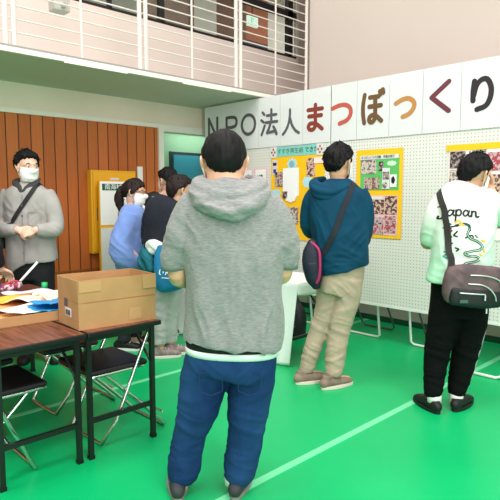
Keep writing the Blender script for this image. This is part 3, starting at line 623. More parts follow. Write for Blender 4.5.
# patterned bundle and white rod at the table's far end
bd = empty('patterned_bundle', (-4.06, 1.535, .702), 0, 'small purple and red patterned cloth bundle held at the far end of the table', 'cloth')
mb = MB()
for k in range(7): mb.add(ellipsoid((rng.uniform(-.05, .05), rng.uniform(-.05, .06), .03+rng.uniform(0, .03)), (.035, .035, .03), 12, 8))
link('bundle_cloth', union(mb, .006, 3, noise=(.006, 30)), photo_mat('patterned_cloth', [(70, 60, 120), (150, 60, 80), (220, 190, 200), (40, 40, 70)], 30, 4), bd)
MB().add(tube([(.03, -.05, .07), (.05, .0, .085), (.02, .05, .07)], .008, n=8)).build('tie', mat('red_tie', (190, 60, 70), .5), bd, smooth=True)
tag(MB().add(tube([(0, 0, 0), (.0, .15, .145)], .009, n=10, seg=1, cap='flat')).build('paper_rod', M_paper2, loc=(-4.10, 1.60, .755), smooth=True), 'thin white rod slanting up from the patterned bundle', 'rod')

# ------------------------------------------------------------------ things on the floor
bp = empty('backpack', (-3.62, 4.12, 0), .3, 'black backpack on the floor under the end of the cloth-covered table', 'backpack')
mb = MB().add(tube([(0, 0, .01), (0, 0, .12), (0, .01, .26), (0, .02, .33)], [(.15, .10), (.16, .11), (.14, .09), (.09, .06)], n=20, ref=(1, 0, 0), p=2.8)); mb.add(tube([(0, -.09, .03), (0, -.10, .14)], [(.11, .05), (.10, .04)], n=16, ref=(1, 0, 0), p=3))
link('body', union(mb, .008, 3, noise=(.005, 12)), mat('black_nylon', (20, 22, 22), .6), bp)
MB().add(tube([(-.04, .03, .36), (-.03, .03, .40), (.03, .03, .40), (.04, .03, .36)], .008, n=8)).build('handle', M_blackp, bp, smooth=True)
MB().add(tube([(-.10, -.135, .12), (0, -.15, .15), (.10, -.135, .12)], .005, n=6)).build('zip', mat('grey_zip', (110, 112, 112), .4), bp, smooth=True)
bg = empty('shoulder_bag', (-4.87, 3.95, 0), 0, 'dark maroon bag on the floor by the far end of the cloth-covered table', 'bag')
mb = MB().add(tube([(0, 0, .01), (0, 0, .1), (0, 0, .2)], [(.08, .10), (.09, .11), (.07, .09)], n=18, ref=(1, 0, 0), p=3)); link('body', union(mb, .008, 2, noise=(.004, 12)), mat('maroon_cloth', (78, 36, 44), .7), bg)
MB().add(tube([(0, -.05, .20), (0, -.04, .30), (0, .04, .30), (0, .05, .20)], .008, n=8)).build('handle', M_blackp, bg, smooth=True)
cb = empty('carton', (-1.62, 4.95, 0), 0, 'brown carton on the floor behind the right-hand pegboard', 'box')
MB().box((-.13, -.1, 0), (.13, .1, .27)).build('body', mat('brown_carton', (150, 96, 60), .8, noise=.05, nscale=6), cb, bevel=.004); MB().box((-.13, -.025, .27), (.13, .025, .272)).build('tape', M_tape, cb)

# ------------------------------------------------------------------ people
def L(P): P = np.array(P, float); return P
def hand(mb, wrist, d, n, side, curl=.5, spread=.10, s=1.0, thumb_in=.5):
    """palm, four bent fingers of unequal length and a thumb; d along the hand, n out of the palm"""
    wrist = np.array(wrist, float); d = vn(d); n = np.array(n, float); n = vn(n-d*(n@d)); a = np.cross(d, n)*side   # a points to the thumb side
    M = np.eye(4); M[:3, 0] = a; M[:3, 1] = d; M[:3, 2] = n; M[:3, 3] = wrist+d*.048*s
    mb.add(ellipsoid((0, 0, 0), (.041*s, .056*s, .0155*s), 16, 10), M)
    mb.add(tube([wrist-d*.02*s, wrist+d*.03*s], [(.026*s, .019*s), (.034*s, .016*s)], n=12, seg=1, ref=a))
    for k, (off, ln, fw) in enumerate(((.030, .068, .0086), (.0105, .077, .0088), (-.0095, .071, .0086), (-.029, .055, .0078))):
        b = wrist+d*(.088-.05*abs(off))*s+a*off*s; c = curl*(1+.08*k); dd = vn(d+a*off*spread*20*.3); pts = [wrist+d*.05*s+a*off*.8*s, b]; ang = 0
        for seg_, frac in enumerate((.45, .32, .23)):
            ang += c*(.9 if seg_ == 0 else 1.0); pts.append(pts[-1]+(dd*math.cos(ang)+n*math.sin(ang))*ln*frac*s)
        mb.add(tube(pts, [fw*s, fw*1.05*s, fw*s, fw*.93*s, fw*.8*s], n=10, seg=3))
    t0 = wrist+d*.02*s+a*.022*s; t1 = wrist+d*.052*s+a*.048*s+n*.010*s
    t2 = t1+(d*.8+a*(.55-thumb_in)+n*.35*thumb_in)*.034*s; t3 = t2+(d*.85+a*(.15-thumb_in)+n*.4*thumb_in)*.026*s
    mb.add(tube([t0, t1, t2, t3], [.014*s, .0125*s, .0105*s, .0085*s], n=10, seg=3))
def head(mb, M, fem=False):
    E = lambda c, r: mb.add(ellipsoid(c, r), M)
    E((0, -.012, .030), (.077, .096, .088)); E((0, .026, -.030), (.062, .066, .078)); E((0, .052, -.096), (.027, .024, .020)); E((0, -.02, -.06), (.058, .06, .06))
    for s in (-1, 1):
        E((s*.036, .056, -.032), (.024, .023, .030)); mb.add(tube([(s*.008, .088, .030), (s*.034, .078, .031), (s*.052, .058, .022)], .009, n=8), M)
        mb.add(tube([(s*.075, .005, .022), (s*.086, -.012, .030), (s*.090, -.024, .012), (s*.085, -.014, -.014), (s*.076, .004, -.034)], [.007, .009, .009, .009, .008], n=8), M); E((s*.079, -.006, -.002), (.008, .016, .026))
    mb.add(tube([(0, .082, .024), (0, .093, -.004), (0, .106, -.028)], [.009, .010, .0135], n=10), M); E((.010, .092, -.032), (.009, .011, .008)); E((-.010, .092, -.032), (.009, .011, .008))
    mb.add(tube([(-.024, .078, -.064), (0, .092, -.061), (.024, .078, -.064)], [.004, .0075, .004], n=8), M); mb.add(tube([(-.022, .076, -.073), (0, .090, -.075), (.022, .076, -.073)], [.004, .008, .004], n=8), M)
M_eyew = mat('eye_white', (238, 234, 230), .25); M_iris = mat('dark_iris', (34, 22, 18), .2)
def face_details(M, body, hairm, glasses=False):
    for s in (-1, 1):
        mb = MB().add(ellipsoid((s*.031, .077, .010), (.0125, .010, .0085), 14, 10), M); e = mb.build('eye', M_eyew, body, smooth=True)
        MB().add(ellipsoid((s*.031, .0845, .010), (.0058, .004, .0062), 12, 8), M).build('iris', M_iris, e, smooth=True)
        MB().add(tube([(s*.017, .087, .030), (s*.032, .087, .035), (s*.050, .074, .029)], [(.0025, .004), (.003, .0045), (.002, .0025)], n=8), M).build('eyebrow', hairm, body, smooth=True)
HL_SHORT = [(0, 38), (35, 36), (58, 30), (72, 16), (82, 2), (89, -16), (97, 4), (112, 2), (128, -24), (150, -47), (180, -52)]
HL_FEM = [(0, 30), (35, 22), (55, 2), (75, -20), (90, -26), (100, -14), (112, -14), (128, -26), (150, -38), (180, -42)]
def hair(M, body, m, line=HL_SHORT, thick=.017, top=.020, rough=.004, name='hair', seed=0, tufts=90, fringe=0.0):
    nu, nv = 120, 64; c = np.array((0, -.010, .022)); R = np.array((.0815, .101, .0965)); V = []; F = []
    azs = np.array([a for a, _ in line], float); els = np.array([e for _, e in line], float); P = []; Wt = []; D = []
    for j in range(nv+1):
        el = 90-180*j/nv
        for i in range(nu):
            az = 360*i/nu; az = az-360 if az > 180 else az; e = math.radians(el); a = math.radians(az)
            d = np.array((math.sin(a)*math.cos(e), math.cos(a)*math.cos(e), math.sin(e))); D.append(d)
            h = np.interp(abs(az), azs, els); jag = 3*math.sin(az*.31+seed)+2*math.sin(az*.73+seed*2)
            if fringe and abs(az) < 50: h -= fringe*(.6+.4*math.sin(az*.21+seed))
            w = min(1, max(0, (el-h-jag*.6+5)/10)); Wt.append(w*w*(3-2*w))
    D = np.array(D); Wt = np.array(Wt); r = 1/np.sqrt(((D/R)**2).sum(1))
    tk = thick+(top-thick)*np.clip(D[:, 2], 0, 1)
    az = np.arctan2(D[:, 0], D[:, 1]); st = vnoise(np.c_[np.cos(az)*9+seed, np.sin(az)*9, D[:, 2]*2.2])*.7+vnoise(np.c_[np.cos(az)*26, np.sin(az)*26+seed, D[:, 2]*5])*.6
    r = r*.80+Wt*(r*.20+tk*(.75+.25*vnoise(D*3+seed)))+Wt*rough*st*1.6
    V = c+D*r[:, None]
    for j in range(nv):
        for i in range(nu): F.append((j*nu+i, (j+1)*nu+i, (j+1)*nu+(i+1) % nu, j*nu+(i+1) % nu))
    mb = MB().add((V, F), M); rg = np.random.default_rng(seed+3)
    for _ in range(tufts):   # short tufts break the outline
        k = rg.integers(len(D))
        if Wt[k] < .95 or D[k][2] < -.25: continue
        p = c+D[k]*(r[k]-.004); t0 = np.array((rg.normal()*.5, .25+rg.normal()*.4, -.55+rg.normal()*.3)); t = vn(t0-D[k]*(t0@D[k])+D[k]*.28); ln = rough*3.4*rg.uniform(.6, 1.3)
        mb.add(tube([p, p+t*ln*.6+D[k]*ln*.15, p+t*ln], [.0055, .0036, .0012], n=5, seg=1, cap='flat'), M)
    return mb.build(name, m, body, smooth=True)
def face_mask(M, body, m=M_mask):
    nu, nv = 26, 16; V = []
    for j in range(nv):
        v = j/(nv-1)
        for i in range(nu):
            u = i/(nu-1)*2-1; a = u*math.radians(74*(1-.10*abs(v-.45)*2))
            rz = -.008+(-.110)*v; bw = (1-.20*v*v)*(1+.05*math.sin(2*abs(a))**2); prof = .097+.032*math.exp(-((v-.16)/.22)**2)*math.exp(-(u/.32)**2)+.012-.026*max(0, v-.72)/.28
            pleat = .0015*math.sin(v*28)*math.exp(-(u/.7)**2); side = 1-.03*abs(u)
            V.append((math.sin(a)*(.078+.004*math.sin(v*3))*bw, -.012+math.cos(a)*(prof+pleat)*(1+.05*math.sin(2*abs(a))**2)-.004*u*u, (rz+.012*u*u*(1-v)-.0-.0)*side))
    F = [(j*nu+i, j*nu+i+1, (j+1)*nu+i+1, (j+1)*nu+i) for j in range(nv-1) for i in range(nu-1)]
    o = MB().add((V, F), M).build('face_mask', m, body, smooth=True); s = o.modifiers.new('solid', 'SOLIDIFY'); s.thickness = .002; s.offset = 1
    for sx in (-1, 1): MB().add(tube([(sx*.068, .012, -.026), (sx*.080, -.008, .030), (sx*.094, -.028, .018), (sx*.086, -.018, -.02), (sx*.069, .010, -.075)], .0018, n=6), M).build('ear_loop', m, o, smooth=True)
    return o
def person(loc, label, H, neck, torso, arms, legs, skin=M_skin, group=None, voxel=.0052, neckr=.052):
    """H head matrix, neck base point, torso rings (x, y, z, rx, ry), arms (shoulder, elbow, wrist, d, n, side, curl), legs (hip, knee, ankle, toe angle)"""
    mb = MB(); head(mb, H)
    mb.add(tube([tp(H, (0, -.012, -.03)), tp(H, (0, -.022, -.085)), np.array(neck)+np.array((0, 0, .0)), np.array(neck)-np.array((0, 0, .06))], [neckr*1.0, neckr, neckr*1.12, neckr*1.5], n=18))
    mb.add(tube([t[:3] for t in torso], [(t[3]*.86, t[4]*.84) for t in torso], n=26, ref=(1, 0, 0), p=2.3))
    for sh, el, wr, d, n, side, curl in arms:
        sh = np.array(sh, float)-(0, 0, .03); mb.add(tube([sh, .5*(sh+np.array(el)), el, .4*np.array(wr)+.6*np.array(el), wr], [.044, .045, .044, .041, .028], n=14)); hand(mb, wr, d, n, side, curl)
    for hip, kn, an, toe in legs:
        mb.add(tube([hip, kn, an], [.075, .052, .038], n=14)); t = math.radians(toe); f = np.array((math.sin(t), math.cos(t), 0)); a = np.array(an)
        mb.add(tube([a-f*.03+(0, 0, -.03), a+f*.06+(0, 0, -.045), a+f*.14+(0, 0, -.055)], [.032, .034, .024], n=12))
    o = link('person', union(mb, voxel, 3), skin, loc=loc, rz=YAW); return tag(o, label, 'person', group)
def trousers(body, m, rings, legs, name='trousers', voxel=.0085, folds=(), noise=(.0025, 9), p=2.2):
    mb = MB().add(tube([r[:3] for r in rings], [(r[3], r[4]) for r in rings], n=32, ref=(1, 0, 0), p=p, cap='flat'))
    for lg in legs: mb.add(tube([q[:3] for q in lg], [(q[3], q[4]) for q in lg], n=26, ref=(1, 0, 0), cap='flat'))
    fo = list(folds)
    for lg in legs:
        q = lg[-1]; fo += [(q[0], q[1], q[2]+.07, .10, .007, .052, .15, .1, 1)]
        k = lg[len(lg)//2]; fo += [(k[0], k[1]-.05, k[2]+.02, .13, .0055, .062, .3, 0, 1), (k[0], k[1]-.05, k[2]+.20, .14, .004, .075, -.4, 0, 1)]
    r = rings[0]; fo += [(r[0], r[1]-.1, r[2]-.06, .16, .004, .06, .5, 0, .9)]
    return link(name, union(mb, voxel, 4, fo, noise), m, body)
def top(body, m, torso, sleeves, name='shirt', voxel=.0085, folds=(), noise=(.003, 7), extra=None, smooth=5, p=2.3):
    mb = MB().add(tube([t[:3] for t in torso], [(t[3], t[4]) for t in torso], n=36, ref=(1, 0, 0), p=p, cap='flat'))
    for s in sleeves: mb.add(tube([q[:3] for q in s], [q[3] if len(q) == 4 else (q[3], q[4]) for q in s], n=22, cap='flat'))
    if extra: extra(mb)
    fo = list(folds)
    for s in sleeves:
        e = s[min(len(s)-1, max(1, len(s)//2))]; fo += [(e[0], e[1], e[2], .10, .006, .055, .3, .3, 1)]
        a = s[0]; fo += [(a[0]*.8, a[1]-.06, a[2]-.10, .11, .005, .06, 1, 0, .6)]
    return link(name, union(mb, voxel, smooth, fo, noise), m, body)
def shoe(body, heel, ang, m_up, m_sole, ln=.28, w=.050, h=.085, laces=None, pitch=0):
    """heel = point on the floor under the back of the heel, ang = direction the toe points"""
    t = math.radians(ang); M = np.eye(4); M[:3, 0] = (math.cos(t), -math.sin(t), 0); M[:3, 1] = (math.sin(t), math.cos(t), 0); M[:3, 3] = heel
    mb = MB().add(tube([(0, .01, .045), (0, .06, .050), (0, .14, .045), (0, .215, .034), (0, ln-.02, .026)], [(w*.62, .034), (w*.78, .036), (w*.86, .032), (w*.95, .026), (w*.62, .018)], n=20, ref=(1, 0, 0), p=2.4), M)
    mb.add(tube([(0, .045, .05), (0, .05, h)], [(w*.70, .050), (w*.66, .046)], n=18, ref=(1, 0, 0), cap='flat'), M); mb.add(tube([(0, .09, .062), (0, .15, .056)], [(w*.5, .02), (w*.45, .014)], n=12, ref=(1, 0, 0)), M)
    u = link('shoe', union(mb, .005, 3), m_up, body)
    n = 28; ol = []
    for k in range(n):
        a = 2*math.pi*k/n; y = ln/2-.006+math.sin(a)*(ln/2+.004); q = (y/ln); ww = w*(.60+.42*math.sin(min(1, max(0, q))*math.pi*.9)**.8 if q < .75 else 1.0)*abs(math.cos(a))**.55*np.sign(math.cos(a)); ol.append((ww, y))
    V = [(x, y, 0) for x, y in ol]+[(x*1.03, y*1.0, .024) for x, y in ol]
    F = [tuple(range(n-1, -1, -1)), tuple(range(n, 2*n))]+[(i, (i+1) % n, (i+1) % n+n, i+n) for i in range(n)]
    MB().add((V, F), M).build('sole', m_sole, u, bevel=.003)
    if laces:
        lb = MB()
        for k in range(4): lb.add(tube([(-w*.42, .115+k*.024, .082-k*.009), (0, .120+k*.024, .088-k*.009), (w*.42, .115+k*.024, .082-k*.009)], .003, n=6), M)
        lb.build('laces', laces, u, smooth=True)
    return u
def sock(body, a, b, m, r=.044): return MB().add(tube([a, b], [r, r*1.02], n=16, seg=2, ref=(1, 0, 0), cap='flat')).build('sock', m, body, smooth=True)
M_sole = mat('off_white_sole', (222, 218, 208), .6); M_soleb = mat('black_sole', (20, 20, 20), .6); M_sock = mat('white_sock', (232, 234, 230), .85)

# --- the man in the grey hooded sweatshirt (nearest)
def hooded_man():
    H = headM((.012, .0, 1.540), -4, -8, 0, 1.12)
    torso = [(.03, 0, 1.455, .07, .065), (.035, 0, 1.41, .15, .085), (.042, 0, 1.35, .215, .105), (.05, 0, 1.20, .222, .125), (.052, 0, 1.02, .212, .135), (.05, 0, .86, .218, .14), (.048, 0, .66, .205, .135)]
    SL, EL, WL = (-.135, .0, 1.36), (-.205, .0, 1.045), (-.10, .21, .945); SR, ER, WR = (.225, 0, 1.36), (.278, .01, 1.055), (.19, .23, .97)
    b = person((-1.861, 1.644, 0), 'heavy-set person in a grey hooded sweatshirt and blue jeans, back turned, nearest the camera', H, (.02, .0, 1.45), torso,
        [(SL, EL, WL, (.6, .8, -.1), (.6, -.4, -.4), -1, .55), (SR, ER, WR, (-.6, .8, -.1), (-.6, -.4, -.4), 1, .55)],
        [((-.075, 0, .75), (-.155, .01, .36), (-.20, .02, .075), -8), ((.135, 0, .75), (.105, .01, .36), (.055, .03, .075), 10)], neckr=.080)
    hair(H, b, M_hair, [(0, 36), (60, 24), (80, -4), (90, -18), (100, -2), (115, -6), (130, -32), (150, -47), (180, -48)], .009, .024, .0022, seed=1, tufts=0)
    face_details(H, b, M_hair); face_mask(H, b)
    g = mat('heather_grey', (146, 146, 145), .9, c2=(120, 121, 121), nscale=90, bump=.25, bscale=260, stretch=(.5, .5, 2.2), sheen=.15)
    t2 = [(.03, .0, 1.47, .085, .075), (.035, -.005, 1.425, .16, .10), (.042, -.01, 1.365, .205, .13), (.05, -.01, 1.27, .222, .145), (.053, -.015, 1.12, .226, .155), (.053, -.015, .98, .222, .16), (.050, -.015, .84, .228, .165), (.047, -.015, .745, .232, .17), (.046, -.015, .730, .226, .165)]
    fo = [(-.12, -.15, .82, .22, .012, .10, 1, 0, .06), (.17, -.15, .82, .24, .014, .11, 1, 0, -.05), (.03, -.16, 1.0, .22, .008, .12, 1, 0, .08), (-.17, -.1, 1.2, .12, .008, .08, .8, 0, .6), (.27, -.1, 1.2, .12, .008, .08, -.8, 0, .6), (.22, -.15, 1.05, .15, .005, .1, .9, 0, .3)]
    h = top(b, g, t2, [[(-.105, 0, 1.375, .074), (-.152, -.005, 1.30, .076), (-.190, -.005, 1.20, .074), (-.216, .0, 1.12, .066), (-.216, .006, 1.085, .061)], [(.19, 0, 1.375, .074), (.238, 0, 1.30, .076), (.272, 0, 1.20, .074), (.288, .006, 1.13, .066), (.286, .012, 1.095, .061)]], 'hoodie', folds=fo, noise=(.004, 5))
    for s, (c0, c1) in enumerate((((-.217, .004, 1.105), (-.214, .008, 1.072)), ((.288, .008, 1.115), (.284, .014, 1.082)))): MB().add(tube([c0, c1], .063, n=22, seg=1, cap='flat')).build('cuff', mat('ribbed_grey', (120, 124, 122), .9, bump=.3, bscale=400), h, smooth=True)
    # the hood lies in draped folds round the neck and over the upper back
    hb = MB()
    for k, (lo, wd, z0, y, r) in enumerate(((1.312, .158, 1.446, -.172, .020), (1.338, .156, 1.456, -.184, .026), (1.362, .150, 1.462, -.176, .020), (1.40, .138, 1.470, -.150, .030), (1.438, .120, 1.474, -.118, .026))):
        zz = lambda f: lo+(z0-lo)*f
        hb.add(tube([(.03-wd*.72, .05, z0+.0), (.03-wd*.98, -.03, zz(.80)), (.035-wd*.84, y*.62, zz(.46)), (.036-wd*.42, y*.95, zz(.12)), (.04, y, lo), (.044+wd*.42, y*.95, zz(.12)), (.045+wd*.84, y*.62, zz(.46)), (.04+wd*.98, -.03, zz(.80)), (.03+wd*.72, .05, z0)], [r*.9, r, r, r, r*.9, r, r, r, r*.9], n=12, seg=5))
    hb.add(ellipsoid((.036, -.105, 1.40), (.135, .066, .080))); hb.add(ellipsoid((-.02, -.135, 1.375), (.09, .045, .05)))
    link('hood', union(hb, .006, 3, [(.04, -.18, 1.34, .14, .008, .06, .35, 0, 1), (-.10, -.10, 1.38, .08, .007, .05, .6, 0, 1), (.16, -.10, 1.38, .08, .007, .05, -.6, 0, 1)], (.004, 11)), g, h)
    for s in (-1, 1): MB().add(tube([(.03+s*.05, .12, 1.42), (.03+s*.055, .15, 1.30), (.03+s*.05, .155, 1.20)], .003, n=6)).build('drawstring', M_trimw, h, smooth=True)
    MB().add(tube([(.045, -.005, .79), (.044, -.005, .70)], [(.214, .150), (.211, .147)], n=36, ref=(1, 0, 0), seg=1, p=2.3, cap='flat')).build('undershirt', mat('black_cotton', (20, 26, 26), .9), b, smooth=True)
    MB().add(tube([(.044, -.005, .715), (.043, -.005, .685)], [(.2145, .1505), (.2125, .148)], n=36, ref=(1, 0, 0), seg=1, p=2.3, cap='flat')).build('undershirt_hem', mat('white_cotton_hem', (226, 236, 232), .85), b, smooth=True)
    dn = mat('blue_denim', (18, 46, 88), .9, c2=(34, 72, 116), nscale=4.5, bump=.3, bscale=380, stretch=(1, 1, .6), spec=.15)
    j = trousers(b, dn, [(.045, 0, .80, .19, .13), (.043, -.005, .71, .205, .140), (.035, -.008, .64, .208, .15), (.025, -.005, .595, .205, .14)],
        [[(-.05, 0, .66, .12, .125), (-.087, 0, .56, .112, .118), (-.115, .0, .42, .100, .108), (-.152, .005, .31, .082, .092), (-.172, .01, .22, .078, .085), (-.190, .01, .115, .080, .088), (-.203, .01, .065, .064, .074)],
         [(.135, 0, .66, .115, .125), (.135, 0, .56, .108, .118), (.118, 0, .42, .100, .108), (.110, .005, .31, .086, .094), (.098, .01, .22, .083, .086), (.075, .012, .115, .082, .088), (.058, .012, .065, .064, .074)]],
        'jeans', .007, [(-.06, -.12, .62, .12, .004, .07, .6, 0, .8), (.14, -.12, .62, .12, .004, .07, -.6, 0, .8)])
    for s in (-1, 1): MB().add(tube([(.04+s*.085-.05, -.141, .63), (.04+s*.085+.05, -.141, .63), (.04+s*.085+.05, -.146, .55), (.04+s*.085, -.146, .53), (.04+s*.085-.05, -.146, .55), (.04+s*.085-.05, -.141, .63)], .0022, n=5, seg=1)).build('pocket_seam', mat('dark_denim_seam', (18, 44, 84), .85), j)
    us = mat('charcoal_shoe', (50, 52, 54), .7)
    for x, hy, a in ((-.205, -.075, -8), (.055, -.065, 10)):
        shoe(b, (x, hy, 0), a, us, mat('grey_sole', (128, 128, 126), .6), .29, .052, .08, M_sole); sock(b, (x, .0, .05), (x, .005, .14), M_sock, .050)
    return b
hooded_man()

# --- the man in the teal jacket
def teal_man():
    H = headM((.080, .0, 1.628), 38, -2, 0, 1.04)
    torso = [(.075, 0, 1.50, .07, .065), (.075, 0, 1.46, .14, .08), (.075, 0, 1.40, .19, .095), (.085, 0, 1.22, .19, .115), (.11, 0, 1.0, .17, .12), (.115, 0, .88, .17, .12)]
    SL, EL, WL = (-.09, .03, 1.42), (-.11, .12, 1.16), (.06, .30, 1.10); SR, ER, WR = (.235, -.02, 1.41), (.262, .02, 1.13), (.235, .20, 1.0)
    b = person((-2.467, 3.199, 0), 'person in a teal hooded jacket and beige chinos, back turned, facing the photo posters', H, (.08, 0, 1.49), torso,
        [(SL, EL, WL, (.9, .3, 0), (0, -.5, -.8), -1, .6), (SR, ER, WR, (-.2, .9, -.2), (-.9, 0, -.1), 1, .5)],
        [((.03, .03, .88), (-.035, .05, .46), (-.135, .05, .09), 58), ((.165, -.02, .88), (.10, -.02, .46), (.05, -.06, .09), 60)])
    hair(H, b, M_hair, HL_SHORT, .022, .034, .0065, seed=4); face_details(H, b, M_hair); face_mask(H, b)
    tj = mat('teal_jacket_cloth', (9, 68, 94), .75, c2=(7, 56, 80), nscale=7, bump=.12, bscale=220, spec=.15)
    t2 = [(.078, 0, 1.515, .085, .08), (.076, -.005, 1.47, .15, .10), (.074, -.01, 1.41, .205, .125), (.078, -.01, 1.30, .218, .14), (.090, -.01, 1.15, .208, .148), (.105, -.01, 1.0, .195, .15), (.122, -.01, .885, .185, .148), (.126, -.01, .865, .175, .14)]
    fo = [(.12, -.14, 1.0, .18, .006, .09, .5, 0, .85), (-.05, -.1, 1.15, .14, .007, .08, .9, 0, .4), (.2, -.1, 1.1, .14, .006, .09, -.6, 0, .7), (.1, -.14, .92, .16, .005, .06, .1, 0, 1)]
    jk = top(b, tj, t2, [[(-.05, .02, 1.43, .082), (-.105, .05, 1.34, .078), (-.12, .10, 1.18, .068), (-.06, .20, 1.12, .058), (.03, .29, 1.10, .044)], [(.205, -.01, 1.425, .084), (.252, -.015, 1.33, .078), (.270, 0, 1.20, .070), (.262, .04, 1.08, .064), (.245, .15, 1.02, .05), (.238, .19, 1.0, .042)]], 'jacket', folds=fo, noise=(.003, 8))
    hb = MB()
    for k, (wd, lo, hi, y, r) in enumerate(((.118, 1.40, 1.475, -.115, .026), (.122, 1.435, 1.495, -.125, .028), (.105, 1.470, 1.510, -.105, .026))):
        hb.add(tube([(.04-wd*.6, .07, hi+.01), (.015-wd, .0, hi), (-.005-wd*.75, y*.8, lo+.01), (.0, y, lo-.01), (.03+wd*.75, y*.7, lo+.03), (.055+wd, .0, hi-.02), (.065+wd*.6, .07, hi-.01)], r, n=14, seg=5))
    hb.add(ellipsoid((.015, -.075, 1.455), (.10, .065, .048)))
    link('hood', union(hb, .007, 3, noise=(.002, 12)), tj, jk)
    MB().add(tube([(.155, -.075, 1.492), (.19, -.055, 1.462)], .004, n=6, seg=1)).build('reflective_tab', M_paper, jk)
    ch_ = mat('beige_chino', (182, 166, 144), .9, c2=(164, 148, 128), spec=.15, nscale=8, bump=.12, bscale=300)
    trousers(b, ch_, [(.12, 0, .93, .155, .125), (.112, 0, .84, .16, .13), (.10, 0, .74, .158, .13), (.088, .0, .68, .15, .12)],
        [[(.035, .03, .80, .095, .11), (.018, .04, .66, .088, .10), (-.005, .045, .54, .076, .088), (-.045, .05, .40, .070, .080), (-.09, .05, .26, .066, .078), (-.128, .05, .13, .060, .072), (-.135, .05, .085, .052, .066)],
         [(.165, -.02, .80, .098, .115), (.150, -.02, .66, .096, .108), (.118, -.02, .54, .092, .096), (.092, -.02, .40, .082, .086), (.072, -.035, .26, .076, .082), (.055, -.05, .13, .068, .078), (.050, -.055, .085, .056, .068)]], 'trousers', .0075,
        [(-.10, -.0, .2, .10, .006, .05, .5, 0, .8), (.07, -.1, .2, .10, .006, .05, -.4, 0, .8), (.1, -.12, .72, .13, .005, .06, .7, 0, .6)])
    us = mat('taupe_sneaker', (150, 128, 112), .7, c2=(120, 102, 92), nscale=18); ps = mat('pale_sole', (224, 210, 196), .6)
    shoe(b, (-.215, -.01, 0), 68, us, ps, .27, .052, .10, M_sole); shoe(b, (-.035, -.125, 0), 58, us, ps, .28, .052, .10, M_sole)
    return b, jk
teal_b, teal_jk = teal_man()

